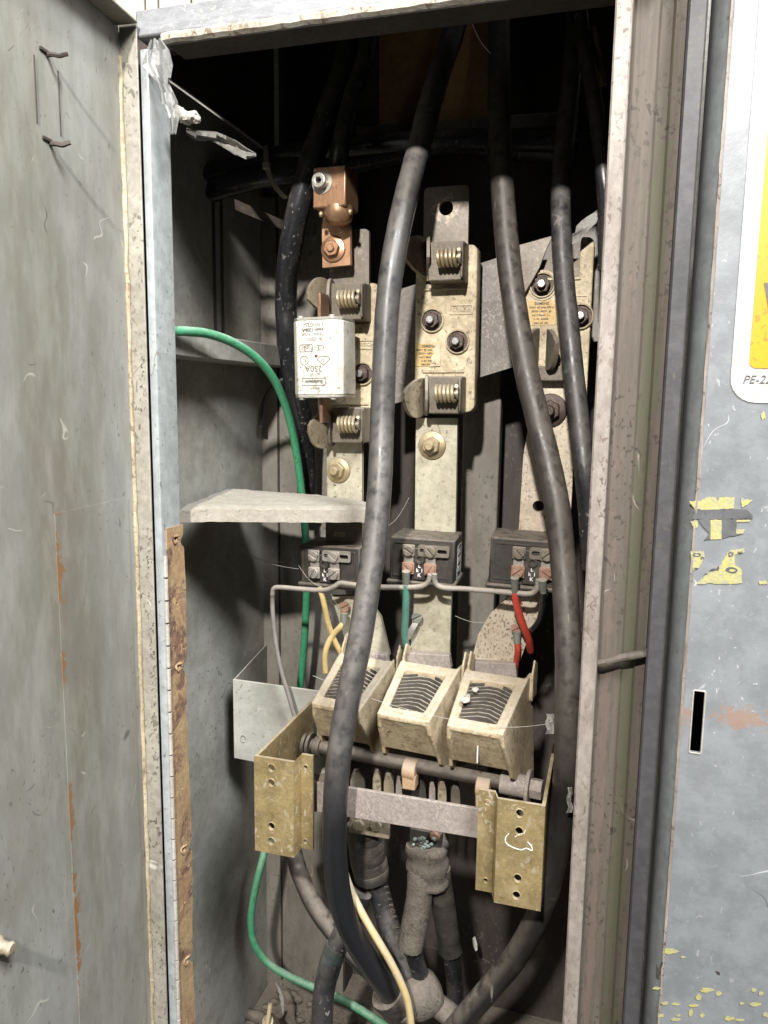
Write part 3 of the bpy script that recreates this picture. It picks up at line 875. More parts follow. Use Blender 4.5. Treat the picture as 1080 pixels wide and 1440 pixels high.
# ------------------------------------------------------------------ fuse bases
def bolt(parent, F, a, b, c, r, m_nut=None, m_end=None, washer=True, stud=1.0, name='bolt'):
    """washer and hex nut with its stud end as a sub-part"""
    T = F @ Matrix.Translation((a, b, c))
    mb = MB()
    if washer:
        mb.lathe([(r*1.75, 0), (r*1.75, r*0.22), (r*1.66, r*0.28), (0.2*r, r*0.28)], T, 24)
    rot = random.uniform(0, 1)
    hexp = [(r*1.12*math.cos(math.pi*k/3+rot), r*1.12*math.sin(math.pi*k/3+rot)) for k in range(6)]
    mb.prism(hexp, r*0.25, r*1.05, T)
    ob = mb.build(name, m_nut or m_bolt, parent, bevel=r*0.1)
    if stud:
        MB().lathe([(r*0.55, r*0.9), (r*0.55, r*(1.05+stud)), (r*0.45, r*(1.15+stud))], T, 14).build('stud', m_end or m_stud, ob)
    return ob


def slot_screw(parent, F, a, b, c, r, m, ang=40, name='screw'):
    T = F @ Matrix.Translation((a, b, c)) @ Matrix.Rotation(R_(ang), 4, 'Z')
    mb = MB()
    n = 22
    # head split by a real slot
    for sgn in (1, -1):
        y0 = r*0.13
        a0 = math.asin(y0/r)
        arc = [(r*math.cos(a0+(math.pi-2*a0)*k/n), sgn*r*math.sin(a0+(math.pi-2*a0)*k/n)) for k in range(n+1)]
        if sgn < 0:
            arc = arc[::-1]
        mb.prism(arc, r*0.25, r*0.62, T)
    mb.lathe([(r, 0), (r, r*0.3), (r*0.3, r*0.3)], T, 24)
    return mb.build(name, m, parent, bevel=r*0.08, seg=1)


def jaw(parent, F, a, b, c, side, m=None, H=0.030, L=0.030, fl=0.011, asym=0, t=0.0026):
    """flared contact blade with a rounded end, standing out from the base; asym bends the leaf up or down"""
    n, k = 12, 10
    grid = []
    for i in range(n+1):
        s = i/n
        cc = L*s
        xo = 0.0 if s < 0.30 else fl*((s-0.30)/0.70)**1.4
        hh = H/2*math.sqrt(max(0.015, 1-max(0, (s-0.60)/0.41)**2))*(0.80+0.20*min(1, s*2))
        hu = hl = hh
        if asym > 0:
            hl = hh*(1-0.75*s)
        elif asym < 0:
            hu = hh*(1-0.55*s)
            hl = hh*(1+0.05*s)
        grid.append([(a+side*xo, b-hl+(hu+hl)*j/k, c+cc) for j in range(k+1)])
    return MB().sheet(grid, t, F).build('contact_jaw', m or m_jaw, parent, angle=50, bevel=0.0006)


def spring_(parent, F, a, b, c, L, r, turns=5):
    """coil spring with its axis to the right"""
    pts = []
    N = turns*14
    for i in range(N+1):
        t = 2*math.pi*turns*i/N
        pts.append(F @ Vector((a+L*i/N, b+r*math.cos(t), c+r*math.sin(t))))
    mb = MB().tube(pts, r*0.24, 7)
    o = mb.build('spring', m_spring, parent)
    MB().cyl((a-L*0.05, b, c), (a+L*1.1, b, c), r*0.5, 10, M=F).lathe([(r*0.8, 0), (r*0.8, r*0.3)], F @ Matrix.Translation((a+L*1.02, b, c)) @ Matrix.Rotation(R_(90), 4, 'Y'), 14).build('spring_pin', m_bolt, o)
    return o


def clamp(parent, F, b, jaws=True, w=0.030, h=0.031):
    """contact block with spring at height b; block right of the jaws"""
    bx = MB()
    bx.box((0.004, b, 0.010), (w, h, 0.020), F)
    bx.box((0.004+w/2-0.0012, b, 0.0225), (0.0024, h*0.9, 0.005), F)
    blk = bx.build('contact_block', m_clamp, parent, bevel=0.0012)
    spring_(blk, F, -0.0005, b+0.001, 0.0275, 0.0165, 0.0062)
    return blk


BASES = {}


def fuse_base(o, label, text, yaw=0, hgt=0.137, labelled=True, tab=True, lp=(-0.0145, -0.0205), bolts=((-0.011, 0.008), (0.011, -0.010)), clamps=(0.0505, -0.0545), rot=0.0):
    F_ = FR(o, yaw, rot)
    root = thing('fuse_holder', F_ @ Vector((0, -hgt/2, -0.02)), label, 'fuse holder', 'cream fuse holders in a row')
    w2, h2 = 0.0262, hgt/2
    # outline with recesses for the two clamps
    n = 5
    out = []
    top = [(w2, h2-0.006)] + [(w2-0.006+0.006*math.cos(R_(90*k/n)), h2-0.006+0.006*math.sin(R_(90*k/n))) for k in range(n+1)] + [(0.0165, h2), (0.0155, h2-0.004), (0.0155, h2-0.03), (-0.0165, h2-0.03), (-0.0165, h2-0.012), (-w2, h2-0.012)]
    out = top+[(-w2, -h2+0.006), (-w2+0.003, -h2), (-0.0185, -h2), (-0.0165, -h2+0.004), (-0.0165, -h2+0.020), (0.0135, -h2+0.020), (0.0135, -h2+0.002), (0.0165, -h2-0.001)]
    out += [(w2-0.006+0.006*math.cos(R_(-90+90*k/n)), -h2+0.006+0.006*math.sin(R_(-90+90*k/n))) for k in range(n+1)]
    body = MB().plate(out, [], 0.017, F_, bev=0.0012).build('body', m_cream, root)
    # inner raised steps
    for bb in (0.0335, -0.0345):
        MB().box((-0.001, bb, 0.0008), (0.036, 0.0022, 0.0016), F_).build('moulded_rib', m_cream, body, bevel=0.0005)
    MB().box((0, 0, -0.0118), (0.046, hgt-0.03, 0.010), F_).build('foot', m_clamp, root)
    # round bosses with mounting bolts
    for (a, b) in bolts:
        T = F_ @ Matrix.Translation((a, b, 0))
        MB().lathe([(0.0102, 0), (0.0102, 0.0020), (0.0096, 0.0027), (0.0090, 0.0026), (0.0086, 0.0006), (0.0080, 0.0005)], T, 28).build('boss', m_cream, body)
        MB().lathe([(0.0087, 0.0002), (0.0087, 0.0007), (0.001, 0.0008)], T, 24).build('washer', m_boltdark, body)
        bolt(root, F_, a, b, 0.0008, 0.0060, m_boltdark, m_stud, washer=False, stud=0.7)
    # raised name plate
    pl_ = MB()
    x0, x1, y0, y1 = 0.0035, 0.0235, 0.0125, 0.0205
    pl_.plate(rrect(x0, y0, x1, y1, 0.001), [rrect(x0+0.001, y0+0.001, x1-0.001, y1-0.001, 0.0006)], 0.0014, F_ @ Matrix.Translation((0, 0, 0.0008)))
    np_ = pl_.build('name_plate', m_cream, body)
    MB().text('VORSICHT', 0.0044, F_ @ Matrix.Translation(((x0+x1)/2, (y0+y1)/2, 0.0003)), ext=0.0003).build('raised_text', m_cream, body)
    if labelled:
        lb = MB().box((lp[0], lp[1], 0.0003), (0.022, 0.019, 0.0004), F_).build('rating_label', m_label, root)
        tx = MB()
        lines = ['SIEMENS', '3NH1 42  max 250 A', '500V~  440V-  gL', 'nur f. Stand. 1 ...', 'u. str. anschl.', 'max. zul. last']
        for i, t in enumerate(lines):
            tx.text(t, 0.0031 if i == 0 else 0.00225, F_ @ Matrix.Translation((lp[0], lp[1]+0.0072-0.0030*i, 0.0007)), ext=0.00008, bold=0.00006)
        tx.build('printed_text', m_ink, lb)
    return root, F_


def torn_corner(root, F_):
    pts = [(-0.0125, -0.0115), (-0.0032, -0.0112), (-0.0035, -0.0300), (-0.0132, -0.0303), (-0.0105, -0.0265), (-0.0118, -0.0225), (-0.0088, -0.0195), (-0.0108, -0.0160), (-0.0075, -0.0138)]
    MB().prism(pts, 0, 0.0003, F_ @ Matrix.Translation((0, 0, 0.0009))).build('label_tear', m_cream, root)


def tabplate(root, F_, w, y0, y1, c=0.004, hole=None, m=None):
    return MB().plate(rrect(-w/2, y0, w/2, y1, 0.004, 4), [circ(0, hole[1], hole[0], 20)] if hole else [], 0.004, F_ @ Matrix.Translation((0, 0, c))).build('terminal_tab', m or m_tab, root, bevel=0.0004)


# middle base (empty)
o2 = P(626, 464, 0.17)
b2, F2 = fuse_base(o2, 'middle fuse base, empty, with a bare holed terminal tab on top', '', rot=0.5)
torn_corner(b2, F2)
hp = F2 @ Vector((0, 0.0965, 0.004))-b2.location
m_tabring = mat('tab_scuffed', (0.20, 0.172, 0.142), (0.14, 0.12, 0.098), 0.5, metal=0.4, scale=30, dust=DUST, dust_amt=0.05, bump=0.12, spots=[(tuple(hp), (0.0145, 0.05, 0.016), 170, (0.46, 0.38, 0.30), 0.75)])
tabplate(b2, F2, 0.0375, 0.04, 0.1145, hole=(0.0060, 0.0975), m=m_tabring)
for b in (0.0525, -0.0545):
    clamp(b2, F2, b)
    jaw(b2, F2, -0.0125, b+(0.003 if b > 0 else 0), 0.002, 1, m_tab, H=0.034, L=0.027, fl=0.004, asym=1 if b > 0 else 0)
    jaw(b2, F2, -0.0175, b+(0.003 if b > 0 else 0), 0.002, -1, H=0.037, L=0.027, fl=0.0105, asym=1 if b > 0 else -1, t=.004)
# left base, carrying the fuse
o1 = P(493, 512, 0.17)
b1, F1 = fuse_base(o1, 'left fuse base holding the white ceramic fuse, copper clamp above it', '', labelled=False, bolts=((0.0115, -0.0085), (-0.012, 0.012)), rot=0.5)
tabplate(b1, F1, 0.036, 0.036, 0.1125)
for b in (0.0510, -0.0530):
    clamp(b1, F1, b)
    jaw(b1, F1, -0.0125, b+(0.003 if b > 0 else -.002), 0.002, 1, m_tab, H=0.033, L=0.026, fl=0.002, asym=1 if b > 0 else 0)
    jaw(b1, F1, -0.0185, b+(0.003 if b > 0 else -.002), 0.002, -1, H=0.036, L=0.026, fl=0.0105, asym=1 if b > 0 else -1, t=.004)
# right base, half hidden by two cables
o3 = P(783, 453, 0.165)
b3, F3 = fuse_base(o3, 'right fuse base half hidden between two black cables, gold label showing', '', bolts=((-0.0125, 0.0290), (0.0185, 0.004)), hgt=0.130, rot=0.0, lp=(-0.0125, 0.0075))
MB().plate(circ(-0.0125, 0.029, 0.0118, 24), [circ(-0.0125, 0.029, 0.0092, 24)], 0.002, F3 @ Matrix.Translation((0, 0, 0.001))).build('boss_ring', m_cream, b3)
MB().box((0.0085, -0.0005, 0.002), (0.0022, 0.10, 0.005), F3).build('moulded_rib', m_cream, b3, bevel=0.0006)
jaw(b3, F3, -0.0050, -0.0200, 0.002, 1, m_clamp, H=0.036, L=0.022, fl=0.008, asym=-1, t=.004)
jaw(b3, F3, -0.0150, -0.0200, 0.002, -1, m_clamp, H=0.038, L=0.022, fl=0.007, asym=-1, t=.004)
MB().box((-0.006, -0.041, 0.004), (0.034, 0.012, 0.012), F3).build('contact_block', m_clamp, b3, bevel=0.001)
fp = [(721, 347), (778, 331), (768, 352), (759, 376), (748, 396), (738, 412), (728, 440), (716, 440)]
fq = [P(px, py, 0.1585) for px, py in fp]
MB().prism([(v.x, v.z) for v in fq], 0, 0.002, FR((0, 0.1605, 0))).build('side_shield', m_tab, b3, bevel=0.0004)
# tape flap by the top of the right base
g = []
for i in range(6):
    g.append([P(803+7*j+1.5*i, 346-6*j-9*i*0.6+2*math.sin(i*2+j), 0.150+0.002*math.sin(j+i)) for j in range(6)])
solo(MB().sheet(g, 0.0008), 'paper_scrap', m_paper, g[0][0], 'crumpled grey scrap stuck above the right fuse base', 'scrap')

# ceramic fuse in the left base
fo = P(443, 503, 0.112)
FF = FR(fo, -2, 1.2)
fuse = thing('fuse', FF @ Vector((0, -0.035, 0)), 'white ceramic blade fuse with upside-down print, plugged into the left base', 'fuse')
fw, fh, fdp = 0.0158, 0.0300, 0.034
pl_ = [(-fw, 0), (fw, 0), (fw+0.0065, -0.0065), (fw+0.0065, -fdp), (fw, -fdp-0.005), (-fw, -fdp-0.005), (-fw-0.0055, -fdp), (-fw-0.0055, -0.006)]
TT = FF @ Matrix(((1, 0, 0, 0), (0, 0, 1, 0), (0, 1, 0, 0), (0, 0, 0, 1)))
MB().prism(pl_, -fh, fh, TT).build('ceramic_body', m_ceramic, fuse, bevel=0.0012)
for sgn in (1, -1):
    e = MB().prism([(x*0.985+0, y*0.985-0.0003) for x, y in pl_], sgn*fh, sgn*(fh+0.0022), TT).build('end_plate', m_nickel, fuse, bevel=0.0004)
    sc_ = MB()
    for (x, y) in ((fw-0.002, -0.004), (-fw+0.002, -0.004)):
        sc_.lathe([(0.003, 0), (0.003, 0.0012), (0.002, 0.0018)], TT @ Matrix.Translation((x, y, sgn*(fh+0.0022))) @ Matrix.Rotation(0 if sgn > 0 else math.pi, 4, 'X'), 12)
    sc_.build('end_screw', m_nickel, e)
    MB().box((-0.0005, sgn*(fh+0.012), -0.020), (0.0030, 0.022, 0.018), FF).build('contact_blade', m_blade, fuse, bevel=0.0005)
F180 = FF @ Matrix.Translation((-0.001, 0, 0.0001)) @ Matrix.Rotation(math.pi, 4, 'Z')
tx = MB()


def ft(s, x, y, size, **k):
    tx.text(s, size*0.9, F180 @ Matrix.Translation((x*0.9, y, 0)), ext=0.0001, **k)


ft('2 NHG250', 0, -0.0262, 0.0045)
ft('Inom 120kA', 0.0005, -0.0222, 0.0042, bold=0.00012)
ft('VDE0636 - IEC269', 0, -0.0188, 0.0030)
ft('~ 500V', -0.0005, -0.0150, 0.0046)
ft('CE', -0.0065, -0.0080, 0.0066)
ft('(gG)', 0.0075, -0.0080, 0.0050)
ft('250A', 0.0005, 0.0085, 0.0078)
ft('gL - gG', -0.0005, 0.0135, 0.0034)
ft('Bussmann', 0.0005, 0.0192, 0.0044, bold=0.00012)
ft('NH 1', 0.0, 0.0245, 0.0040)
for (x, y, w_, h_) in ((0.0005, 0.0192, 0.021, 0.0060), (0.0068, -0.0078, 0.0115, 0.0060)):
    tx.plate(rrect(x-w_/2, y-h_/2, x+w_/2, y+h_/2, 0.0008), [rrect(x-w_/2+0.0004, y-h_/2+0.0004, x+w_/2-0.0004, y+h_/2-0.0004, 0.0006)], 0.0002, F180 @ Matrix.Translation((0, 0, 0.0002)))
tx.plate([(-0.0125, -0.0010), (-0.0045, -0.0010), (-0.0025, 0.0015), (-0.0085, 0.0062), (-0.0145, 0.0015)], [[(-0.0122, -0.0006), (-0.0047, -0.0006), (-0.0031, 0.0014), (-0.0085, 0.0056), (-0.0139, 0.0014)]], 0.0002, F180 @ Matrix.Translation((0, 0, 0.0002)))
tx.plate(circ(0.0085, 0.002, 0.0038, 18), [circ(0.0085, 0.002, 0.0034, 18)], 0.0002, F180 @ Matrix.Translation((0, 0, 0.0002)))
ft('D', -0.0085, 0.0022, 0.0038)
ft('E', 0.0085, 0.002, 0.0040)
for k in range(26):
    a, b = random.uniform(-fw*.9, fw*.9), random.uniform(0.016, 0.0285) if random.random() < .6 else random.uniform(-0.029, 0.029)
    tx.box((a, b, 0.0001), (random.uniform(.0003, .0012), random.uniform(.0002, .0006), 0.0002), F180)
tx.build('printed_text', m_ink, fuse)
MB().lathe([(0.0012, -0.0004), (0.0012, 0.0005), (0.0008, 0.0007)], FF @ Matrix.Translation((0.0012, 0.0015, 0)), 12).build('indicator_pin', m_inkred, fuse)

# copper cable clamp on the left tab
FC = FR(P(472, 352, 0.150), 0, 1)
cc = thing('terminal_clamp', FC @ Vector((0, -0.01, -0.006)), 'bright copper cable clamp bolted to the left terminal tab', 'cable clamp')
MB().plate([(-0.012, -0.0135), (0.0128, -0.0125), (0.0128, 0.024), (0.003, 0.036), (-0.010, 0.036), (-0.012, 0.02)], [], 0.005, FC).build('copper_tongue', m_copper, cc, bevel=0.0005)
bolt(cc, FC, -0.002, 0.001, 0.0, 0.0062, m_copper, m_copper, washer=True, stud=0.25)
o = P(459, 263, 0.125)
FB = FR(o, -4, 0)
MB().box((0.0025, 0, -0.013), (0.0290, 0.0315, 0.027), FB).build('clamp_block', m_copper, cc, bevel=0.0012)
T = FB @ Matrix.Translation((-0.0035, 0.0035, 0.0))
hx_ = [(0.0027*math.cos(math.pi*k/3), 0.0027*math.sin(math.pi*k/3)) for k in range(6)]
bm_ = MB().lathe([(0.0088, 0), (0.0088, 0.0012), (0.0062, 0.0013), (0.0062, 0.0013)], T, 24)
bm_.plate(circ(0, 0, 0.0058, 24), [hx_], 0.007, T @ Matrix.Translation((0, 0, 0.0083)), bev=0.0006)
sb = bm_.build('socket_bolt', m_nickel, cc)
MB().cyl((0, 0, 0.0014), (0, 0, 0.003), 0.0035, 10, M=T).build('socket_bottom', m_brown, sb)
# rounded yoke below the block
T = FB @ Matrix.Translation((0.006, -0.0175, -0.011))
MB().lathe([(0.0125, 0.004), (0.0125, 0.0), (0.012, -0.003), (0.010, -0.007), (0.006, -0.0095), (0.001, -0.0102)], T @ Matrix.Rotation(R_(-90), 4, 'X'), 20).build('clamp_yoke', m_copper, cc)
for sx_ in (-0.0062, 0.0195):
    MB().lump(FB @ Vector((sx_, -0.0198, -0.003)), (0.0018, 0.0018, 0.0022), 0.1).build('yoke_lug', m_boltgold, cc)

# ------------------------------------------------------------------ straps (busbars)
def strap(pix, y, label, m, boltpx=None, bmat=None, br=0.0062, foot=None, t=0.005, holes=()):
    pts = [P(px, py, y) for px, py in pix]
    cx = sum(p.x for p in pts)/len(pts)
    zb = min(p.z for p in pts)
    root = thing('busbar', (cx, y, zb), label, 'busbar', 'tinned busbars')
    MB().plate([(p.x, p.z) for p in pts], [circ(P(hx1, hy1, y).x, P(hx1, hy1, y).z, hr, 16) for hx1, hy1, hr in holes], t, FR((0, y, 0))).build('bar', m, root, bevel=0.0006)
    if boltpx:
        q = P(boltpx[0], boltpx[1], y)
        bolt(root, FR((q.x, y, q.z)), 0, 0, 0.0002, br, bmat or m_bolt, bmat or m_bolt, washer=True, stud=0.9)
    return root


strap([(459, 612), (509, 612), (509, 760), (461, 760)], 0.168, 'upper left tinned strap with a gold nut, dropping behind the dusty shelf', m_strap, (476, 661), m_boltgold, 0.0066)
strap([(585, 588), (643, 588), (640, 770), (583, 770)], 0.168, 'upper middle pale strap with a large bolt under the middle base', m_strap, (608, 626), m_boltgold, 0.0070)
r3 = strap([(757, 535), (803, 535), (806, 660), (800, 770), (728, 770), (736, 640), (750, 560)], 0.166, 'speckled right strap with a dark bolt, partly behind the bent cable', m_strapsp, (774, 577), m_boltdark, 0.0078, holes=((757, 712, 0.0048),))
s1_ = strap([(466, 838), (513, 838), (535, 868), (548, 922), (492, 922)], 0.142, 'lower left tapering strap entering the left arc chute', m_strap)
s2_ = strap([(582, 826), (635, 826), (632, 926), (577, 926)], 0.142, 'lower middle straight strap entering the middle arc chute', m_strap)
s3_ = strap([(717, 838), (772, 830), (766, 850), (745, 890), (727, 942), (662, 935), (672, 893), (690, 862)], 0.140, 'lower right curved strap leaning into the right arc chute', m_strapsp)
for rt, (a, b, c_, d_) in ((s1_, (492, 548, 915, 928)), (s2_, (574, 636, 916, 931)), (s3_, (659, 729, 928, 945))):
    p, q = P(a, c_, 0.1365), P(b, c_+4, 0.1365)
    z1 = P(a, d_, 0.1365).z
    MB().hexa([(p.x, 0.133, z1), (q.x, 0.133, z1-0.001), (q.x, 0.141, z1-0.001), (p.x, 0.141, z1), (p.x+0.002, 0.133, p.z), (q.x-0.002, 0.133, q.z), (q.x-0.002, 0.141, q.z), (p.x+0.002, 0.141, p.z)]).build('foot_clip', m_bar, rt, bevel=0.0008)
# small slotted bracket above the left transformer
q = [P(458, 722, 0.150), P(508, 722, 0.150), P(508, 768, 0.150), P(458, 768, 0.150)]
cs = P(476, 751, 0.15)
solo(MB().plate([(p.x, p.z) for p in q], [rrect(cs.x-0.006, cs.z-0.0024, cs.x+0.006, cs.z+0.0024, 0.002)], 0.003, FR((0, 0.15, 0))), 'slotted_bracket', m_clamp, q[3], 'small slotted bracket standing on the left transformer below the shelf', 'bracket')

# ------------------------------------------------------------------ current transformers
def transformer(o, wdt, hgt, dep, label, yaw=0, tilt=0, rusty=True, sl=(-0.010, 0.008), printed=False):
    F_ = FR(o, yaw, tilt)
    root = thing('current_transformer', F_ @ Vector((0, -hgt/2, -dep/2)), label, 'current transformer', 'black current transformers in a row')
    body = MB()
    body.box((0, 0, -dep/2), (wdt, hgt, dep), F_)
    body.box((0, -hgt/2-0.0012, -dep/2+0.001), (wdt+0.004, 0.004, dep+0.004), F_)
    bo = body.build('case', m_black, root, bevel=0.0015)
    MB().plate(rrect(-wdt/2+0.003, -hgt/2+0.004, wdt/2-0.004, hgt/2-0.004, 0.0015), [rrect(-wdt/2+0.0042, -hgt/2+0.0052, wdt/2-0.0052, hgt/2-0.0052, 0.001)], 0.0012, F_ @ Matrix.Translation((0, 0, 0.0008))).build('case_ridge', m_black, bo)
    MB().box((sum(sl)/2, -0.003, 0.0012), (sl[1]-sl[0]-0.008, hgt*0.72, 0.0024), F_).build('terminal_bed', m_black, bo, bevel=0.0006)
    ms = m_screwrust if rusty else m_nickel
    for i, a in enumerate(sl):
        MB().box((a, 0.0015, 0.0020), (0.0085, 0.022, 0.0022), F_).build('terminal_strip', m_nickel, root, bevel=0.0004)
        for b in (0.0085, -0.0065):
            MB().box((a, b, 0.0040), (0.0105, 0.0098, 0.0022), F_).build('clamp_washer', m_nickel if (not rusty) else (m_screwrust if b < 0 else m_clamp), root, bevel=0.0006)
            slot_screw(root, F_, a, b, 0.0050, 0.0044, ms if (b < 0 or not rusty) else m_clamp, random.choice((40, 60, -30, -45)))
    # shorting link with open slots, hung on the right upper screw
    y0 = 0.0085
    lk = rrect(sl[0]+0.008, y0-0.004, sl[1]+0.0155, y0+0.0055, 0.002)
    MB().plate(lk, [rrect(sl[0]+0.0095, y0-0.0012, sl[1]-0.0055, y0+0.0024, 0.0015), rrect(sl[1]+0.0055, y0-0.0012, sl[1]+0.0135, y0+0.0024, 0.0015)], 0.0014, F_ @ Matrix.Translation((0, 0, 0.0049))).build('shorting_link', m_clamp if rusty else m_nickel, root)
    ca = sum(sl)/2
    MB().plate(circ(ca, 0.0015, 0.0040, 16), [circ(ca, 0.0015, 0.0022, 12)], 0.003, F_ @ Matrix.Translation((0, 0, 0.0042))).build('sealing_ring', m_black, root)
    tx_ = MB()
    tx_.text('L', 0.0042, F_ @ Matrix.Translation((ca, -0.0045, 0.0026)), bold=0.0001)
    tx_.text('k  l', 0.0042, F_ @ Matrix.Translation((ca, -0.0083, 0.0026)), bold=0.0001)
    tx_.text('K', 0.0042, F_ @ Matrix.Translation((ca, -0.0122, 0.0026)), bold=0.0001)
    tx_.build('printed_text', m_white, root)
    if printed:
        FSd = F_ @ Matrix.Translation((wdt/2+0.0001, -0.004, -dep*0.62)) @ Matrix.Rotation(R_(90), 4, 'Y')
        t2 = MB()
        for i, s in enumerate(('THE', '250/5', 'kl.1')):
            t2.text(s, 0.0072, FSd @ Matrix.Translation((0, 0.0085-0.0075*i, 0)), bold=0.00008)
        t2.plate(rrect(-0.011, -0.014, 0.011, 0.0145, 0.0006), [rrect(-0.0104, -0.0134, 0.0104, 0.0139, 0.0004)], 0.0002, FSd @ Matrix.Translation((0, 0, 0.0002)))
        t2.build('rating_print', m_white, root)
    return root, F_


c1_, FT1 = transformer(P(464, 795, 0.128), 0.056, 0.034, 0.040, 'left transformer with clean nickel terminals, under the dusty shelf', -3, 1.0, False, sl=(-0.013, 0.0055))
c2_, FT2 = transformer(P(593, 788, 0.128), 0.0545, 0.037, 0.046, 'middle transformer with rust-red lower screws and white print on its side', 3, -0.8, True, sl=(-0.0105, 0.008), printed=True)
c3_, FT3 = transformer(P(742, 792, 0.122), 0.060, 0.038, 0.046, 'right transformer cut by the bent black cable, rusty screws', 4, -1.5, True, sl=(-0.0070, 0.0145))

# dusty board spanning from the left wall
g, rows = [], []
qa, qb = [P(252, 707, 0.045), P(300, 705, 0.06), P(380, 706, 0.075), P(450, 708, 0.09), P(508, 706, 0.105), P(523, 711, 0.108)], [P(258, 688, 0.17), P(345, 687, 0.178), P(430, 690, 0.168), P(523, 697, 0.145)]
NU, NV = 60, 22
import bisect


def lerp_path(path, t):
    k = min(int(t*(len(path)-1)), len(path)-2)
    f = t*(len(path)-1)-k
    return path[k]*(1-f)+path[k+1]*f


zt0 = -0.0845
topg = []
for i in range(NU+1):
    u = i/NU
    A, B = lerp_path(qa, u), lerp_path(qb, u)
    A = Vector((max(A.x, XL+0.002), A.y, 0))
    B = Vector((max(B.x, XL+0.002), B.y, 0))
    row = []
    for j in range(NV+1):
        p = A.lerp(B, j/NV)
        h = 0.0008*noise.fractal(Vector((p.x*60, p.y*60, 2)), 0.9, 2.0, 4)+0.0007*noise.noise(Vector((p.x*260, p.y*260, 0)))
        edge = 0.002*max(0, 1-j/2.0)+0.003*max(0, (u-0.93)/0.07)
        row.append((p.x, p.y, zt0-0.0015+h-edge))
    topg.append(row)
mb = MB()
vs = [p for r in topg for p in r]
W_ = NV+1
nb = len(vs)
zbot = lambda x, u: zt0-0.0128-0.0015*u+0.0005*noise.noise(Vector((x*150, 0, 0)))
vs2 = [(p[0], p[1], zbot(p[0], (k//W_)/NU)) for k, p in enumerate(vs)]
fs = []
for i in range(NU):
    for j in range(NV):
        a = i*W_+j
        fs.append((a, a+1, a+W_+1, a+W_))
        fs.append((nb+a, nb+a+W_, nb+a+W_+1, nb+a+1))
for i in range(NU):
    a = i*W_
    fs.append((a, a+W_, nb+a+W_, nb+a))
    a = i*W_+NV
    fs.append((a, nb+a, nb+a+W_, a+W_))
for j in range(NV):
    fs.append((j, nb+j, nb+j+1, j+1))
    a = NU*W_+j
    fs.append((a, a+1, nb+a+1, nb+a))
mb.add(vs+vs2, fs)
solo(mb, 'shelf_board', m_shelf, (-0.27, 0.10, zt0-0.016), 'thick dust-covered board jutting from the left wall above the left transformer', 'shelf board', angle=50)
# ------------------------------------------------------------------ load break switch
sw = thing('switch_disconnector', P(570, 1180, 0.07), 'three-pole switch with cream louvred arc chutes, gold brackets and a grey cross bar', 'switch')
fin_mesh = None


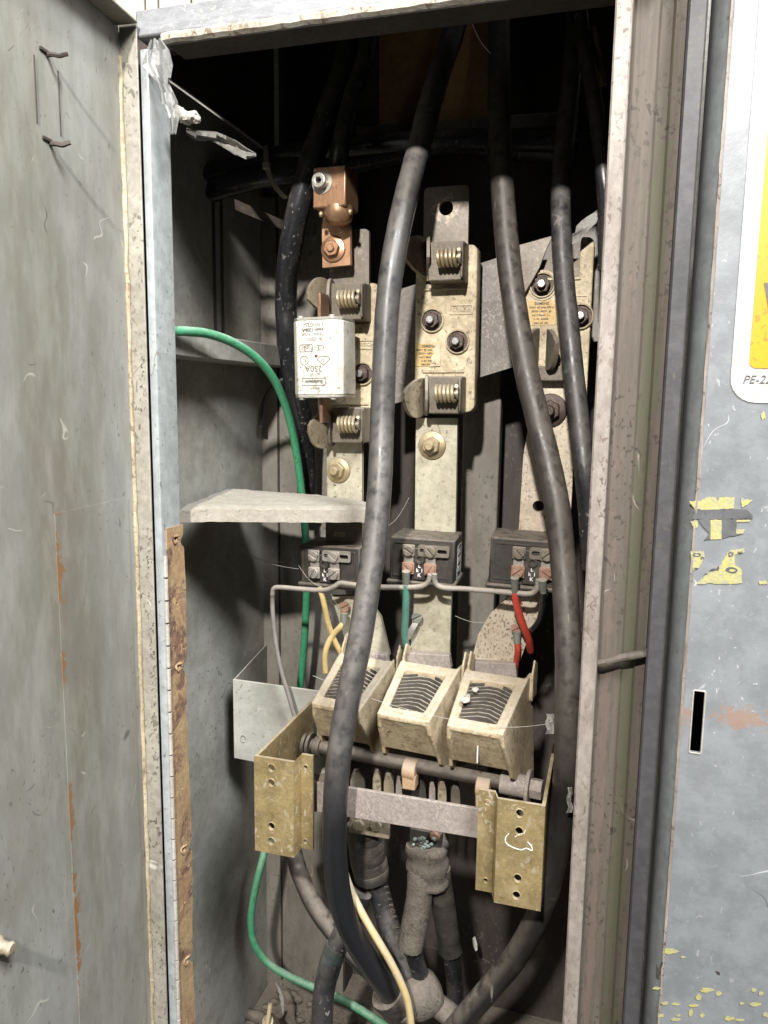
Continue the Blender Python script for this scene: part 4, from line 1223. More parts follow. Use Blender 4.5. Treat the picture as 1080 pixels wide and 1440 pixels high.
def chute(px, py, y, yaw, k):
    global fin_mesh
    F_ = FR(P(px, py, y), yaw, 0)

    def hw(b, c):
        return 0.0212+0.0046*min(1.25, -c/0.06)+0.0022*max(0, -b/0.036)
    mb = MB()
    prof = [(0, 0), (0.022, -0.060), (0.0225, -0.074), (-0.066, -0.076), (-0.058, -0.045), (-0.0430, -0.0210), (-0.036, -0.0185), (-0.012, -0.0030)]
    n = len(prof)
    for sg in (1, -1):
        vs = [(sg*hw(b, c), b, c) for b, c in prof]+[(sg*(hw(b, c)-0.0030), b, c) for b, c in prof]
        fs = [tuple(range(n)), tuple(range(2*n-1, n-1, -1))]+[(i, (i+1) % n, n+(i+1) % n, n+i) for i in range(n)]
        mb.add(vs, fs, F_)
    e = 0.0004

    def bar(b0, c0, b1, c1, drop, w0=None, w1=None, a0=None, a1=None):
        A0, A1 = hw(b0, c0)-0.0028, hw(b1, c1)-0.0028
        q = [(-A0, b0-drop, c0), (A0, b0-drop, c0), (A1, b1-drop, c1), (-A1, b1-drop, c1), (-A0, b0, c0), (A0, b0, c0), (A1, b1, c1), (-A1, b1, c1)]
        mb.hexa([F_ @ Vector(p) for p in q])
    sl = 0.022/0.060
    bar(-e, -e, 0.0095*sl-e, -0.0095, 0.004)
    bar(0.052*sl-e, -0.052, 0.0615*sl-e, -0.0615, 0.006)
    # front wall
    A0, A1 = hw(0, 0)-0.0028, hw(-0.037, -0.02)-0.0028
    q = [(-A1, -0.0365, -0.0225), (A1, -0.0365, -0.0225), (A1, -0.0365, -0.0195), (-A1, -0.0365, -0.0195)]
    q = [(-A1, -0.0365, -0.0225), (A1, -0.0365, -0.0225), (A1, -0.0365, -0.0193), (-A1, -0.0365, -0.0193),
         (-A0, -0.0036, -0.0040), (A0, -0.0036, -0.0040), (A0, -0.0036, -0.0008), (-A0, -0.0036, -0.0008)]
    mb.hexa([F_ @ Vector(p) for p in q])
    # rims beside the opening
    for sg in (1, -1):
        wdt = 0.0052 if sg > 0 else 0.0042
        q = []
        for b_, drop in ((0, 0.004), (0, 0)):
            for (c, inn) in ((-0.0096, 0), (-0.0096, 1), (-0.0519, 1), (-0.0519, 0)):
                a = hw(-c*sl, c)-0.0028-(wdt if inn else 0)
                q.append(F_ @ Vector((sg*a, -c*sl-e-drop, c)))
        mb.hexa(q)
    # pointed splash plate standing at the back corner
    for sg, off in ((1, 0.0022), (-1, -0.0035)):
        a = sg*(hw(0.02, -0.06)+off)
        vs = [(0.004, -0.060), (0.026, -0.060), (0.036, -0.067), (0.030, -0.078), (0.004, -0.078)]
        mb.add([(a, b, c) for b, c in vs]+[(a+sg*0.0018, b, c) for b, c in vs], [(0, 1, 2, 3, 4), (9, 8, 7, 6, 5)]+[(i, (i+1) % 5, 5+(i+1) % 5, 5+i) for i in range(5)], F_)
    # mould line down the front
    q = [(-0.0008, -0.0360, -0.0192), (0.0004, -0.0360, -0.0192), (0.0004, -0.0360, -0.0186), (-0.0008, -0.0360, -0.0186), (-0.0008, -0.005, -0.0010), (0.0004, -0.005, -0.0010), (0.0004, -0.005, -0.0004), (-0.0008, -0.005, -0.0004)]
    ob = mb.build('arc_chute', m_chute, sw)
    rm = ob.modifiers.new('mould', 'REMESH')
    rm.mode = 'VOXEL'
    rm.voxel_size = 0.00075
    rm.use_smooth_shade = True
    sm = ob.modifiers.new('round', 'SMOOTH')
    sm.iterations = 4
    sm.factor = 0.5
    # chevron fins
    up_ = Vector((0, sl, -1)).normalized()
    for i in range(10):
        c = -0.0130-0.0041*i
        w_ = 0.0172+0.0030*(-c/0.06)
        if i == 0:
            f = MB()
            vs = []
            for (a, dc) in ((-w_, 0.0006), (-w_*0.15, -0.0042), (w_*0.28, -0.0042), (w_, 0.0012)):
                for t in (0.0008, -0.0008):
                    for bb in (-0.0030, -0.026):
                        vs.append((a, -c*sl-dc*sl+bb, c+dc+t))
            fs = []
            for j in range(3):
                o = j*4
                fs += [(o, o+4, o+5, o+1), (o+2, o+3, o+7, o+6), (o, o+2, o+6, o+4), (o+1, o+5, o+7, o+3)]
            fs += [(0, 1, 3, 2), (12, 14, 15, 13)]
            f.add(vs, fs, F_)
            f0 = f.build('fin', m_fin, ob)
        else:
            d = f0.copy()
            COL.objects.link(d)
            d.parent = ob
            v = F_.to_3x3() @ Vector((0, 0.0041*sl*i, -0.0041*i))
            d.location = v+Vector((0, 0, random.uniform(-.0003, .0003)))
            d.rotation_euler = (0, 0, 0)
    return F_, ob


ch1, ob1 = chute(471, 994, 0.072, -6, 1)
ch2, ob2 = chute(566, 1009, 0.060, -6, 2)
ch3, ob3 = chute(667, 1026, 0.050, -6, 3)
# scratches and a chipped streak
MB().box((0.001, -0.016, -0.0076), (0.0009, 0.026, 0.0006), ch3 @ Matrix.Rotation(R_(0), 4, 'X') @ Matrix.Translation((0, 0, 0))).build('chalk_streak', m_white, ob3)
f_ = MB()
f_.lump(ch3 @ Vector((-0.014, 0.012, -0.025)), (0.003, 0.007, 0.002), 0.5, 300)
f_.lump(ch3 @ Vector((-0.0105, 0.016, -0.036)), (0.0025, 0.003, 0.0015), 0.5, 300)
f_.build('paint_flake', m_foam, ob3)
# shaft, its end fittings and insulating sleeves
sa_, sb_ = P(428, 1046, 0.098), P(748, 1108, 0.082)
dr = (sb_-sa_).normalized()
MB().cyl(sa_, sb_, 0.0058, 16).build('shaft', m_shaft, sw)
mb = MB()
for (t, rr, ww) in ((0.000, 0.0095, 0.003), (0.005, 0.011, 0.0026), (0.0105, 0.0085, 0.006)):
    mb.cyl(sa_+dr*t, sa_+dr*(t+ww), rr, 20)
mb.build('shaft_washer', m_shaft, sw, bevel=0.0004)
mb = MB()
L_ = (sb_-sa_).length
mb.cyl(sa_+dr*(L_-0.024), sa_+dr*(L_-0.004), 0.0088, 16)
mb.cyl(sa_+dr*(L_-0.004), sa_+dr*(L_-0.001), 0.0135, 20)
mb.cyl(sa_+dr*(L_-0.001), sa_+dr*(L_+0.008), 0.0080, 6)
mb.build('end_bolt', m_bar, sw, bevel=0.0005)
for px, py, y in ((578, 1082, 0.088), (681, 1106, 0.083)):
    c = P(px, py, y)
    mb = MB().cyl(c-dr*0.0055, c+dr*0.0055, 0.0092, 16)
    mb.box((c.x, c.y-0.002, c.z-0.008), (0.011, 0.012, 0.012))
    mb.build('insulating_sleeve', m_orange, sw, bevel=0.001)
# contact fingers
for px, py, w_, h_, y, mm in ((455, 1098, 14, 34, .10, m_clamp), (503, 1102, 22, 40, .10, m_clamp), (530, 1099, 12, 40, .095, m_jaw), (547, 1104, 15, 42, .10, m_jaw), (588, 1112, 24, 44, .10, m_tape), (608, 1112, 9, 36, .10, m_bar), (622, 1113, 12, 40, .093, m_jaw), (641, 1117, 13, 40, .098, m_clamp), (722, 1128, 9, 30, .09, m_jaw), (738, 1132, 10, 30, .09, m_clamp), (561, 1108, 9, 36, .10, m_bar)):
    c = P(px, py+4, y)
    k = 0.00058
    pts = [(-w_*k*.5, -h_*k*.6), (w_*k*.3, -h_*k*.6), (w_*k*.5, -h_*k*.2), (w_*k*.42, h_*k*.22), (w_*k*.1, h_*k*.5), (-w_*k*.3, h_*k*.46), (-w_*k*.5, h_*k*.2)]
    MB().plate(pts, [], 0.010, FR(c, 14)).build('contact_finger', mm, sw, bevel=0.0008)
# cross bar
yl, yr = 0.040, 0.031
q0, q1, q2, q3 = P(432, 1140, yl), P(676, 1180, yr), P(676, 1138, yr), P(432, 1098, yl)
MB().hexa([q0, q1, q1+Vector((0, .003, 0)), q0+Vector((0, .003, 0)), q3, q2, q2+Vector((0, .003, 0)), q3+Vector((0, .003, 0))]).build('cross_bar', m_bar, sw, bevel=0.0006)


def bracket(x_out, x_step, x_in, y0, zt_, zb_, zt2, zb2, sgn, mh, fh_, ys):
    """zinc-passivated angle: front face with holes, joggled flange, plate running back"""
    mb = MB()
    t = 0.0024
    lo, hi = min(x_out, x_step), max(x_out, x_step)
    mb.plate([(lo, zb_), (hi, zb_), (hi, zt_), (lo, zt_)], [circ(x, z, r, 14, r*1.15) for x, z, r in mh], t, FR((0, y0, 0)))
    lo, hi = min(x_step+sgn*0.003, x_in), max(x_step+sgn*0.003, x_in)
    mb.plate([(lo, zb2), (hi, zb2), (hi, zt2), (lo, zt2)], [circ(x, z, r, 12, r*1.2) for x, z, r in fh_], t, FR((0, y0+0.0075, 0)))
    a, b = x_step, x_step+sgn*0.003
    mb.hexa([(a, y0, zb_), (b, y0+0.0075, zb2), (b, y0+0.0075+t, zb2), (a, y0+t, zb_), (a, y0, zt_), (b, y0+0.0075, zt2), (b, y0+0.0075+t, zt2), (a, y0+t, zt_)])
    # bright burred rims of the punched holes
    for hs_, yy in ((mh, y0), (fh_, y0+0.0075)):
        for x, z, r in hs_:
            mb.tube([(x+r*1.12*math.cos(k*.45), yy-0.0001, z+r*1.28*math.sin(k*.45)) for k in range(15)], 0.00035, 5, jit=.4)
    # side plate towards the back
    mb.hexa([(x_out, y0+0.0003, zb_+0.0006), (x_out-sgn*-t, y0+0.0003, zb_+0.0006), (x_out-sgn*-t, ys, zb_+0.01), (x_out, ys, zb_+0.01),
             (x_out, y0+0.0003, zt_-0.0004), (x_out-sgn*-t, y0+0.0003, zt_-0.0004), (x_out-sgn*-t, ys, zt_-0.0004), (x_out, ys, zt_-0.0004)])
    return mb.build('mounting_bracket', m_gold, sw, angle=30)


def xz(px, py, y):
    p = P(px, py, y)
    return p.x, p.z


Y0 = 0.020
mh = [(*xz(px, py, Y0), 0.0026) for px, py in ((382, 1080), (382, 1101), (382, 1162), (382, 1183))]
fh_ = [(*xz(px, py, Y0+.0075), 0.0016) for px, py in ((430, 1079), (430, 1183))]
bracket(xz(357, 1063, Y0)[0], xz(413, 1070, Y0)[0], xz(440, 1065, Y0+.0075)[0], Y0, xz(357, 1063, Y0)[1], xz(360, 1196, Y0)[1], xz(438, 1063, Y0+.0075)[1], xz(438, 1195, Y0+.0075)[1], 1, mh, fh_, 0.135)
Y1 = 0.012
mh = [(*xz(px, py, Y1), 0.0026) for px, py in ((731, 1144), (730, 1169), (728, 1235), (726, 1259))]
fh_ = [(*xz(px, py, Y1+.0075), 0.0016) for px, py in ((685, 1128), (683, 1238))]
bracket(xz(767, 1132, Y1)[0], xz(700, 1123, Y1)[0], xz(673, 1112, Y1+.0075)[0], Y1, xz(730, 1128, Y1)[1], xz(730, 1276, Y1)[1], xz(684, 1112, Y1+.0075)[1], xz(684, 1254, Y1+.0075)[1], -1, mh, fh_, 0.13)
# chalk scrawl on the right bracket
pts = [(716, 1172), (711, 1178), (712, 1186), (722, 1192), (733, 1195), (740, 1193), (748, 1196), (747, 1190), (742, 1184)]
pp = [P(px, py, Y1-0.0001) for px, py in pts]
MB().tube(spline(pp, 6), [0.00042*(0.5+0.6*abs(math.sin(i*1.3))) for i in range(len(spline(pp, 6)))], 6, jit=.6).tube([P(724, 1177, Y1), P(731, 1173, Y1), P(737, 1172, Y1), P(739, 1167, Y1)], 0.0003, 5, jit=.5).build('chalk_scrawl', m_white, sw)
# lower terminal plate behind the bar
c = P(520, 1158, 0.075)
MB().box((c.x, c.y, c.z), (0.034, 0.004, 0.020)).build('terminal_plate', m_jaw, sw, bevel=0.0008)
for px in (506, 530):
    q = P(px, 1158, 0.073)
    bolt(sw, FR(q), 0, 0, 0, 0.0045, m_jaw, m_jaw, washer=False, stud=0)

# ------------------------------------------------------------------ cables
def cable(name, pix, r, m, label, cat, group=None, n=12, jit=0.03, sub=8, rfun=None):
    pts = spline([P(*p) for p in pix], sub)
    pts = [Vector(p) for p in pts]
    N = len(pts)
    rs = [r*(rfun(i/(N-1)) if rfun else 1.0) for i in range(N)]
    low = min(pts, key=lambda p: p.z)
    return solo(MB().tube(pts, rs, n, jit=jit), name, m, low, label, cat, group, angle=60)


GC = 'thick black power cables'
cable('power_cable', [(690, -160, .24), (642, 30, .20), (622, 90, .17), (604, 150, .135), (586, 220, .11), (568, 290, .095), (554, 360, .085), (545, 430, .08), (540, 520, .075), (537, 600, .07), (534, 680, .06), (527, 760, .05), (517, 830, .04), (506, 900, .03), (494, 960, .022), (483, 1020, .016), (475, 1080, .010), (471, 1140, .008), (471, 1200, .012), (477, 1255, .020), (491, 1305, .030), (516, 1350, .045), (543, 1388, .06), (556, 1408, .07)],
      0.0091, m_cabledust, 'thickest dusty grey-black cable sweeping down the middle in front of everything', 'cable', GC, n=20)
cable('power_cable', [(706, -160, .24), (702, 30, .22), (702, 110, .19), (702, 170, .165), (705, 240, .15), (710, 310, .14), (717, 380, .13), (727, 450, .12), (740, 520, .11), (756, 590, .10), (772, 655, .09), (784, 715, .082), (791, 780, .075), (796, 850, .065), (799, 930, .055), (798, 1010, .048), (796, 1090, .045), (790, 1150, .05), (780, 1215, .055), (760, 1280, .06), (725, 1345, .065), (680, 1400, .07), (620, 1470, .075)],
      0.0092, m_cablebrown, 'brown-dusted cable bowing right past the right fuse base and curling under the switch', 'cable', GC, n=20)
cable('power_cable', [(816, -160, .24), (808, 40, .22), (802, 120, .20), (795, 190, .18), (789, 250, .165), (789, 320, .15), (793, 390, .14), (799, 450, .13), (806, 520, .12), (814, 590, .11), (822, 660, .10), (828, 720, .10), (832, 800, .10)],
      0.0078, m_cable, 'slimmer glossy black cable crossing the right fuse base just left of the post', 'cable', GC, n=16)
cable('power_cable', [(800, -160, .24), (818, 40, .20), (832, 120, .17), (841, 180, .15), (848, 240, .14), (852, 300, .14), (852, 380, .14)], 0.0062, m_cable, 'rightmost thin black cable slipping behind the right post at the top', 'cable', GC)
cable('power_cable', [(540, -160, .24), (490, 70, .17), (468, 140, .15), (452, 185, .145), (434, 240, .142), (418, 300, .142), (407, 360, .148), (402, 420, .17), (405, 480, .175), (414, 540, .19), (425, 590, .21), (430, 640, .23), (432, 720, .24)],
      0.0098, m_cable, 'leftmost thick black cable curving down behind the white fuse', 'cable', GC, n=18)
cable('power_cable', [(560, -160, .24), (516, 70, .155), (498, 130, .145), (487, 170, .14), (478, 210, .137), (472, 240, .142), (467, 275, .138)], 0.0078, m_cable, 'black cable dropping from the dark top into the copper clamp', 'cable', GC)
cable('power_cable', [(236, 262, .12), (290, 244, .155), (350, 228, .18), (420, 214, .19), (500, 206, .185), (570, 200, .18), (650, 197, .185), (730, 198, .20), (800, 200, .205)], 0.0085, m_cable, 'upper of the black cables crossing sideways behind the cable tie', 'cable', GC)
cable('power_cable', [(236, 290, .12), (290, 268, .16), (350, 250, .18), (410, 240, .19), (480, 230, .21), (560, 214, .225), (640, 200, .23), (720, 206, .23), (810, 215, .23)], 0.0115, m_cable, 'lower of the black cables crossing sideways behind the cable tie', 'cable', GC)
cable('power_cable', [(408, 1170, .12), (413, 1200, .115), (424, 1235, .105), (443, 1275, .095), (468, 1310, .085), (500, 1345, .08), (530, 1375, .08)], 0.0078, m_cablebrown, 'dusty cable leaving from under the left gold bracket', 'cable', GC)
cable('power_cable', [(508, 1255, .085), (492, 1295, .08), (475, 1330, .075), (462, 1365, .07), (455, 1400, .068), (452, 1455, .066)], 0.0092, m_cable, 'short black cable bending down to the bottom edge, taped halfway', 'cable', GC, n=16)
mb = MB().tube([Vector(p) for p in spline([P(474, 1330, .075), P(466, 1352, .072), P(460, 1372, .07)], 6)], 0.0096, 16, jit=.04)
solo(mb, 'tape_wrap', m_bandtape, P(460, 1372, .07), 'dark green tape band round the short black cable at the bottom', 'tape')
# cable with wrapped head and print, under the switch
cable('power_cable', [(520, 1168, .10), (524, 1200, .10), (530, 1240, .10), (540, 1280, .10), (555, 1325, .095), (572, 1365, .09), (585, 1400, .09)], 0.0098, m_cable, 'black cable with white print, its head wrapped in dusty tape under the bar', 'cable', GC, n=16)
wrap_ = cable('tape_wrap', [(512, 1160, .095), (514, 1185, .095), (518, 1212, .095), (523, 1232, .097)], 0.0150, m_tape, 'wrinkled black tape wrapped round a cable head under the cross bar', 'tape', jit=.12, n=18)
for i, (px, py, rr) in enumerate(((513, 1170, .0150), (514, 1183, .0152), (516, 1196, .0152), (518, 1209, .0151), (521, 1221, .0150))):
    c0_, c1_ = Vector(P(px, py, .095)), Vector(P(px+2+i % 2, py+12, .0955+.0006*(i % 2)))
    MB().tube([c0_.lerp(c1_, k/4)+Vector((0, 0, .0005*math.sin(k*2.0+i))) for k in range(5)], [rr*.995, rr*1.012, rr*1.016, rr*1.012, rr*.995], 22, jit=.06).build('tape_turn', m_tape, wrap_, angle=60)
FP = P(545, 1262, .0885)
tx = MB()
for i, ch in enumerate('LL12O9 LL'):
    q = P(543+i*2.2, 1248+i*8.2, .0890)
    tx.text(ch, 0.0048, FR(q, 0, -75))
solo(tx, 'cable_print', m_clamp, FP, 'tiny white characters printed down the taped black cable', 'print')
# forked heat-shrink
mb = MB()
mb.tube(spline([P(600, 1186, .085), P(601, 1205, .084), P(602, 1224, .084), P(602, 1236, .085)], 5), [0.0165*(1+0.06*math.sin(i)) for i in range(16)], 18, jit=.12)
hsr = thing('cable_joint', P(600, 1335, .085), 'dusty pale forked heat-shrink boot with two sleeves hanging under the cross bar', 'cable boot')
mb.build('boot_body', m_shrink, hsr, angle=60)
MB().tube(spline([P(592, 1222, .078), P(591, 1250, .077), P(586, 1285, .076), P(577, 1330, .076)], 6), 0.0108, 16, jit=.08).build('pale_sleeve', m_shrink, hsr, angle=60)
MB().tube(spline([P(616, 1222, .088), P(621, 1255, .090), P(627, 1295, .092), P(634, 1338, .094)], 6), 0.0098, 16, jit=.08).build('dark_sleeve', m_tape, hsr, angle=60)
MB().tube(spline([P(579, 1322, .078), P(583, 1345, .082), P(592, 1372, .088), P(604, 1400, .095)], 6), 0.0072, 12).build('cable_tail', m_cable, hsr, angle=60)
MB().tube(spline([P(634, 1332, .095), P(637, 1360, .10), P(640, 1390, .11), P(640, 1430, .12)], 6), 0.0072, 12).build('cable_tail', m_cable, hsr, angle=60)
lg = P(602, 1184, .088)
clug = thing('cable_lug', lg, 'blackened cable lug with pale green corrosion crumbs under the bar', 'cable lug')
MB().lump(lg, (.017, .010, .011), .25, 90, 18, 12).box((lg.x, lg.y-.006, lg.z+.006), (.026, .006, .016)).build('lug_body', m_tape, clug, angle=60)
mb = MB()
for i in range(26):
    rr = random.uniform(.0004, .0015)
    mb.lump(P(586+random.gauss(12, 9), 1186+random.uniform(-8, 8), .0745), (rr*1.4, rr, rr), .5, 400, 7, 5)
mb.build('corrosion_crumbs', m_verdc, clug)['kind'] = 'stuff'
# rusty bolt head by the lug
q = P(612, 1174, .078)
sr = MB().lathe([(0.0045, 0), (0.0045, 0.002), (0.003, 0.0035)], FR(q), 14)
solo(sr, 'rusty_bolt', m_screwrust, q, 'small rust-red bolt head beside the green corrosion', 'bolt')
# big dusty gland lump
g_ = thing('cable_gland', P(600, 1440, .075), 'large dust-caked cable gland at the bottom centre where cables meet', 'cable gland')
gp = spline([P(548, 1412, .072), P(566, 1409, .078), P(584, 1402, .084), P(602, 1394, .09), P(614, 1388, .094), P(620, 1385, .096)], 5)
MB().tube(gp, [0.0135, .0142, .0150, .0156, .0160, .0165, .0168, .0160, .0172, .0180, .0184, .0186, .0187, .0186, .0184, .0182, .0180, .0176, .0170, .0162, .0150, .0135, .0118, .0095, .0065, .002][:len(gp)], 24, jit=.10).build('gland_body', m_shrink, g_, angle=70)
MB().tube([gp[14][:] and Vector(gp[14])+(Vector((.0182*math.cos(k*.35)*.75, .0182*math.cos(k*.35)*-.55, .0182*math.sin(k*.35)))) for k in range(19)], .0009, 6, jit=.5).build('crease', m_tape, g_)
MB().tube(spline([P(545, 1395, .066), P(556, 1409, .07), P(566, 1421, .074)], 4), 0.0150, 18, jit=.08).build('collar', m_tape, g_, angle=60)
MB().tube(spline([P(540, 1402, .066), P(545, 1418, .064), P(560, 1430, .063), P(578, 1432, .064)], 6), 0.0045, 10, jit=.2).build('rim', m_shrink, g_, angle=60)
cable('power_cable', [(610, 1410, .09), (630, 1425, .085), (660, 1450, .08)], 0.0095, m_shrink, 'dust-grey cable stub leaving the gland to the right', 'cable', GC)
# thin wires
cable('earth_wire', [(238, 466, .026), (262, 466, .042), (295, 470, .070), (330, 483, .098), (362, 505, .125), (386, 535, .150), (402, 572, .170), (413, 615, .185), (421, 665, .195), (427, 720, .20), (431, 780, .205), (431, 840, .21), (428, 900, .215), (422, 965, .22), (412, 1040, .22), (395, 1110, .21), (380, 1165, .19), (370, 1205, .175), (360, 1245, .165), (353, 1290, .16), (357, 1325, .16), (376, 1353, .165), (405, 1372, .165), (440, 1388, .16), (480, 1405, .15), (510, 1422, .14), (545, 1445, .13)],
      0.0037, m_green, 'green earth wire looping from the left frame down to the cabinet floor', 'wire', 'thin coloured wires')
cable('bare_wire', [(414, 1006, .13), (405, 975, .13), (396, 945, .13), (388, 905, .13), (384, 868, .13), (383, 845, .13), (384, 832, .128)], 0.0021, m_greyw, 'thin grey wire hanging from the left end of the shorting wire', 'wire', 'thin coloured wires', n=8)
cable('bare_wire', [(383, 836, .128), (385, 828, .127), (393, 826, .126), (420, 828, .122), (445, 830, .118), (460, 829, .116), (470, 825, .115), (478, 820, .116), (490, 821, .116), (520, 825, .116), (550, 826, .116), (580, 826, .116), (594, 824, .115), (602, 818, .114), (605, 808, .113)], 0.0022, m_bare, 'stiff dusty wire linking left and middle transformers', 'wire', 'thin coloured wires', n=10, jit=.12)
cable('bare_wire', [(611, 807, .113), (611, 815, .114), (615, 823, .115), (626, 827, .115), (650, 828, .115), (690, 831, .113), (725, 834, .110), (745, 835, .109), (753, 831, .108), (756, 824, .107), (757, 815, .106)], 0.0022, m_bare, 'stiff dusty wire linking middle and right transformers', 'wire', 'thin coloured wires', n=10, jit=.1)
cable('signal_wire', [(449, 826, .118), (453, 838, .119), (457, 855, .122), (462, 878, .127), (470, 900, .133), (480, 920, .14)], 0.0025, m_yellow, 'upper yellowed wire coming down from the left transformer', 'wire', 'thin coloured wires', n=10)
cable('signal_wire', [(483, 876, .130), (478, 882, .129), (468, 893, .130), (460, 908, .129), (457, 924, .130), (458, 945, .133)], 0.0026, m_yellow, 'looped pale yellow wire on the rusty screw left of the thick cable', 'wire', 'thin coloured wires', n=10)
cable('signal_wire', [(571, 822, .116), (571, 845, .120), (570, 870, .126), (569, 892, .132), (573, 915, .14), (578, 930, .15)], 0.0030, m_teal, 'dull teal wire hanging from the middle transformer', 'wire', 'thin coloured wires', n=10)
cable('signal_wire', [(724, 832, .110), (726, 848, .113), (731, 866, .118), (737, 883, .124), (743, 898, .132), (746, 915, .145)], 0.0030, m_red, 'bright red wire curving down from the right transformer', 'wire', 'thin coloured wires', n=10)
cable('signal_wire', [(764, 832, .104), (763, 850, .112), (760, 868, .120), (752, 882, .128), (742, 890, .136)], 0.0026, m_cable, 'short black wire right of the red one', 'wire', 'thin coloured wires', n=8)
cable('signal_wire', [(728, 904, .131), (728, 914, .132), (727, 925, .136), (724, 945, .145)], 0.0026, m_red, 'stub of red wire on the lower right strap screw', 'wire', 'thin coloured wires', n=8)
cable('signal_wire', [(482, 1215, .06), (489, 1240, .048), (501, 1268, .042), (518, 1300, .040), (536, 1330, .040), (552, 1358, .042), (565, 1385, .045), (574, 1412, .048), (579, 1450, .05)], 0.0030, m_creamw, 'cream dusty wire running beside the thick cable to the bottom edge', 'wire', 'thin coloured wires', n=10)
cable('signal_wire', [(366, 600, .235), (368, 575, .235), (376, 555, .235), (388, 540, .235), (402, 533, .235)], 0.0022, m_cable, 'small dark wire arched in the left back corner', 'wire', 'thin coloured wires', n=8)
cable('signal_wire', [(835, 40, .20), (843, 80, .19), (849, 120, .19)], 0.0022, m_orange, 'brownish thin wire at the top right corner of the opening', 'wire', 'thin coloured wires', n=8)
for p0, p1, lb in (((571, 803, .114), (571, 824, .117), 'dull ferrule under the left screw of the middle transformer'), ((724, 812, .106), (724, 833, .110), 'green-grey ferrule above the red wire'),
                   ((763, 815, .102), (764, 833, .105), 'dark ferrule above the short black wire'), ((727, 888, .132), (727, 905, .131), 'small greenish lug on the lower right strap'), ((484, 862, .131), (483, 880, .130), 'small brown lug above the looped yellow wire')):
    solo(MB().cyl(P(*p0), P(*p1), 0.0034, 12, 0.0027), 'wire_ferrule', m_ferr, P(*p1), lb, 'ferrule', 'wire ferrules', bevel=0.0003)
# screws on the lower straps
for px, py, y, m, lb in ((485, 853, .1365, m_screwrust, 'rusty screw on the lower left strap'), (587, 868, .1365, m_ferr, 'grey slotted screw on the lower middle strap'), (727, 884, .1345, m_screwrust, 'rusty screw on the lower right strap')):
    q = P(px, py, y)
    t_ = thing('strap_screw', q, lb, 'screw', 'screws on the lower straps')
    slot_screw(t_, FR(q), 0, 0, 0, 0.0046, m, 30)
q0, q1 = P(584, 876, .133), P(574, 898, .134)
solo(MB().sheet([[q0+Vector((-.002, 0, 0)), q0+Vector((.003, -.0005, 0))], [(q0+q1)/2+Vector((-.0035, -.002, 0)), (q0+q1)/2+Vector((.0025, -.0025, 0))], [q1+Vector((-.002, 0, -.001)), q1+Vector((.002, 0, 0))]], 0.0016), 'wire_clip', m_nickel, q1,
     'small bent metal clip under the grey strap screw', 'clip')

# ------------------------------------------------------------------ bits and pieces
bx = [P(533, 30, .245), P(705, 30, .245), P(705, 192, .245), P(533, 192, .245)]
cw = thing('brown_board', bx[3], 'brown board standing in the dark at the back of the cabinet top', 'board')
MB().box(((bx[0].x+bx[1].x)/2, .249, (bx[0].z+bx[3].z)/2), (bx[1].x-bx[0].x, .006, bx[0].z-bx[3].z)).build('panel', m_card, cw, bevel=.001)
MB().box(((bx[0].x+bx[1].x)/2, .244, bx[3].z+.004), (bx[1].x-bx[0].x, .004, .010)).build('lower_edge', m_card, cw, bevel=.001)
# dark metal shelf edge below the board
a, b = P(500, 196, .235), P(810, 176, .235)
solo(MB().hexa([a, b, b+Vector((0, .02, 0)), a+Vector((0, .02, 0)), a+Vector((0, 0, .012)), b+Vector((0, 0, .012)), b+Vector((0, .02, .012)), a+Vector((0, .02, .012))]), 'support_rail', m_tab, a, 'dark metal rail running across the back under the brown board', 'rail', bevel=.001)
# clear tape at the upper left corner
rows = []
for j, (xl_, xr_, py) in enumerate(((212, 226, 55), (206, 238, 70), (200, 243, 90), (214, 240, 108), (222, 238, 118), (226, 243, 130), (228, 250, 146), (236, 252, 165), (240, 247, 188))):
    rows.append([P(xl_+(xr_-xl_)*i/7, py+2*math.sin(i*1.7+j), -.0035-.003*abs(math.sin(i*1.3+j*0.9))-.002*math.sin(i+j)) for i in range(8)])
solo(MB().sheet(rows, .0003), 'plastic_tape', m_film, rows[-1][0], 'crumpled clear plastic tape stuck to the upper left corner of the opening', 'tape', angle=25)
f_ = MB()
c = P(264, 165, .012)
f_.lump(c, (0.0075, 0.006, 0.0040), .45, 260, 22, 16)
f_.lump(P(276, 168, .012), (0.0032, 0.003, 0.0022), .5, 400, 14, 10)
f_.lump(P(253, 160, .010), (0.0045, 0.004, 0.0045), .4, 300, 14, 10)
solo(f_, 'foam_scrap', m_foam, c, 'torn scrap of white foam at the upper left of the opening', 'foam')
rows = []
for i, (px, py, h_) in enumerate(((262, 180, 8), (276, 184, 13), (290, 185, 13), (304, 186, 15), (318, 191, 18), (332, 198, 20), (346, 208, 16), (360, 216, 4))):
    rows.append([P(px, py+h_*k/4, .05+.004*i+.003*math.sin(k*1.5+i)) for k in range(5)])
solo(MB().sheet(rows, .0008), 'paper_flap', m_paper, rows[0][0], 'dirty grey paper strip curling in the dark upper left', 'paper')
rows = [P(330, 289, .10), P(352, 289, .10), P(420, 330, .17), P(398, 318, .17)]
solo(MB().prism([(0, 0), (1, 0), (1, 1), (0, 1)], 0, 0) if False else MB().hexa([rows[0]+Vector((0, 0, -.003)), rows[3]+Vector((0, 0, -.003)), rows[3]+Vector((0, .002, -.003)), rows[0]+Vector((0, .002, -.003)), rows[0]+Vector((0, 0, .005)), rows[3]+Vector((0, 0, .005)), rows[3]+Vector((0, .002, .005)), rows[0]+Vector((0, .002, .005))]),
     'metal_strip', m_tab, rows[0], 'dim flat metal strip slanting in the upper left of the cabinet', 'strip')
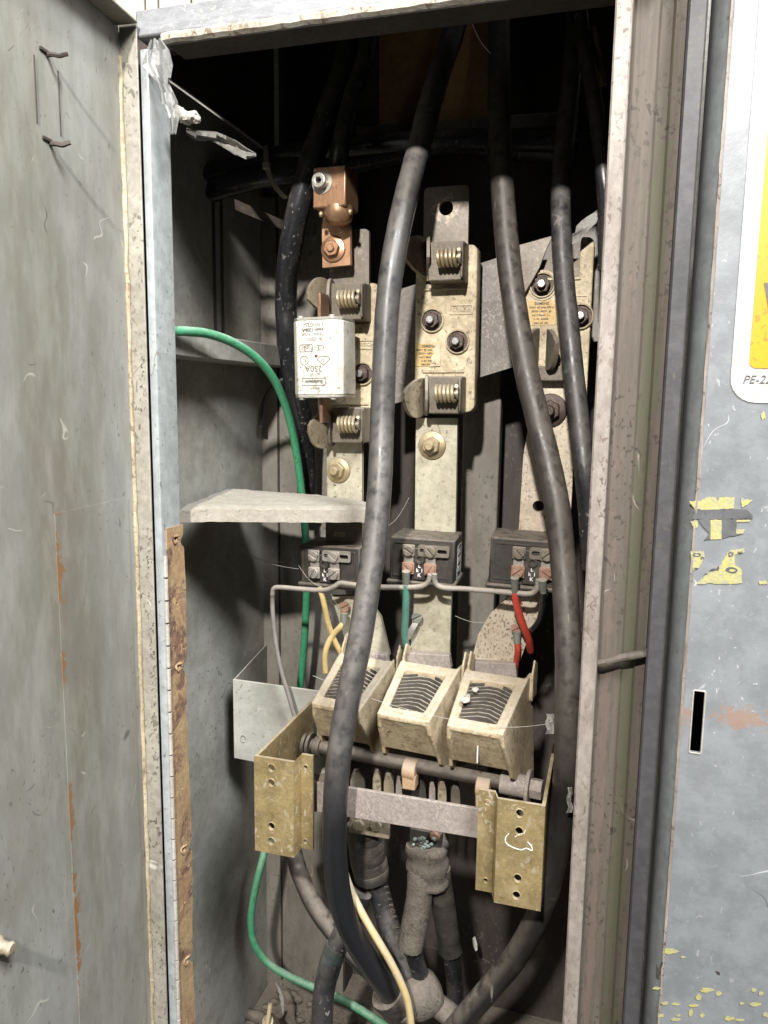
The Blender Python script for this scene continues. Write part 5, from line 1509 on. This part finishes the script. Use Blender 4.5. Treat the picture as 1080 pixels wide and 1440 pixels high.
# cable tie
t_ = thing('cable_tie', P(384, 240, .16), 'yellowed nylon cable tie with its tail hanging, upper left', 'cable tie')
pts = [Vector(p) for p in spline([P(373, 205, .172), P(374, 216, .168), P(375, 232, .165), P(380, 248, .163), P(387, 262, .162), P(395, 272, .162), P(403, 279, .164)], 6)]
MB().sheet([[p+Vector((-.0022, 0, -.0005)), p+Vector((.0022, 0, .0005))] for p in pts], .0012).build('strap', m_tie, t_)
q = P(375, 233, .163)
MB().box((q.x, q.y, q.z), (.0065, .005, .0062)).build('head', m_tie, t_, bevel=.0008)
# tape scraps beside the right bracket
for (px, py, w_, h_, y, lb) in ((775, 1018, 14, 28, .05, 'scrap of clear tape on the right cable near the switch end'), (801, 1125, 6, 36, .03, 'small pale tape scrap on the post beside the gold bracket')):
    g = [[P(px+w_*(i/3-.5)+1.5*math.sin(j*2), py+h_*(j/5-.5), y+.002*math.sin(i*2+j)) for i in range(4)] for j in range(6)]
    solo(MB().sheet(g, .0004), 'tape_scrap', m_paper, g[0][0], lb, 'tape')
# leaf-like chip deep on the right
q = P(667, 1327, .24)
solo(MB().prism([(-.002, .006), (.0005, .009), (.003, .001), (.0035, -.006), (.0015, -.008), (-.001, -.002)], 0, .0006, FR(q)), 'paint_chip', m_white, q, 'small pale chip alone against the dark lower back', 'chip')
# debris on the floor, lower left
mb = MB()
for i in range(150):
    x, y = random.uniform(-.345, -.20), random.uniform(.10, .262)
    s_ = random.choice((.0015, .002, .003, .005, .008))
    mb.lump((x, y, -.6735+s_*.3), (s_, s_*.8, s_*.5), .45, 120+random.random()*60, 8, 6)
for i in range(14):
    x, y = random.uniform(-.345, -.22), random.uniform(.09, .25)
    mb.lump((x, y, -.672), (random.uniform(.008, .02), random.uniform(.006, .014), random.uniform(.004, .010)), .5, 70, 14, 10)
ob = solo(mb, 'rubble', m_debris, (-.28, .18, -.6735), 'dark dusty crumbs and rubble on the cabinet floor at the lower left', 'rubble', angle=50)
ob['kind'] = 'stuff'
q = P(379, 1438, .16)
t_ = thing('floor_bolt', q, 'round grey bolt head standing in the rubble at the lower left', 'bolt')
MB().lathe([(.008, -.01), (.008, .004), (.006, .007), (.002, .0075)], FR(q, 0, 0, -50), 16).build('head', m_bolt, t_)
solo(MB().cyl(P(376, 1440, .15), P(380, 1412, .155), .0022, 8), 'wire_stub', m_creamw, P(376, 1440, .15), 'short cream wire stub sticking up from the floor rubble', 'wire')
rows = [[P(388+10*u+6*v*math.sin(u*3), 1384+40*u, .18-.02*u)+Vector((0, 0, .003*math.sin(5*u+v))) for v in (0, .5, 1)] for u in (0, .25, .5, .75, 1)]
solo(MB().sheet(rows, .0006), 'foil_scrap', m_paper, rows[-1][0], 'crumpled grey scrap lying on the floor near the green wire', 'scrap')
# cobwebs
mb = MB()
for a, b in (((330, 770, .17), (420, 800, .13)), ((345, 775, .19), (400, 790, .15)), ((300, 800, .15), (345, 770, .18)), ((420, 795, .13), (452, 825, .118)), ((462, 828, .116), (486, 860, .14)), ((640, 866, .15), (700, 872, .15)), ((440, 950, .06), (650, 1015, .045)), ((650, 1012, .045), (770, 1018, .06)), ((655, 10, .02), (690, 75, .06)), ((545, 740, .12), (575, 700, .15)), ((272, 340, .12), (296, 380, .16))):
    p, q = P(*a), P(*b)
    mb.tube([p.lerp(q, t/8)+Vector((0, 0, -.004*math.sin(math.pi*t/8))) for t in range(9)], .00018, 4)
ob = solo(mb, 'cobweb', m_web, P(400, 800, .15), 'fine pale cobweb threads strung between wires and parts', 'cobweb')
ob['kind'] = 'stuff'
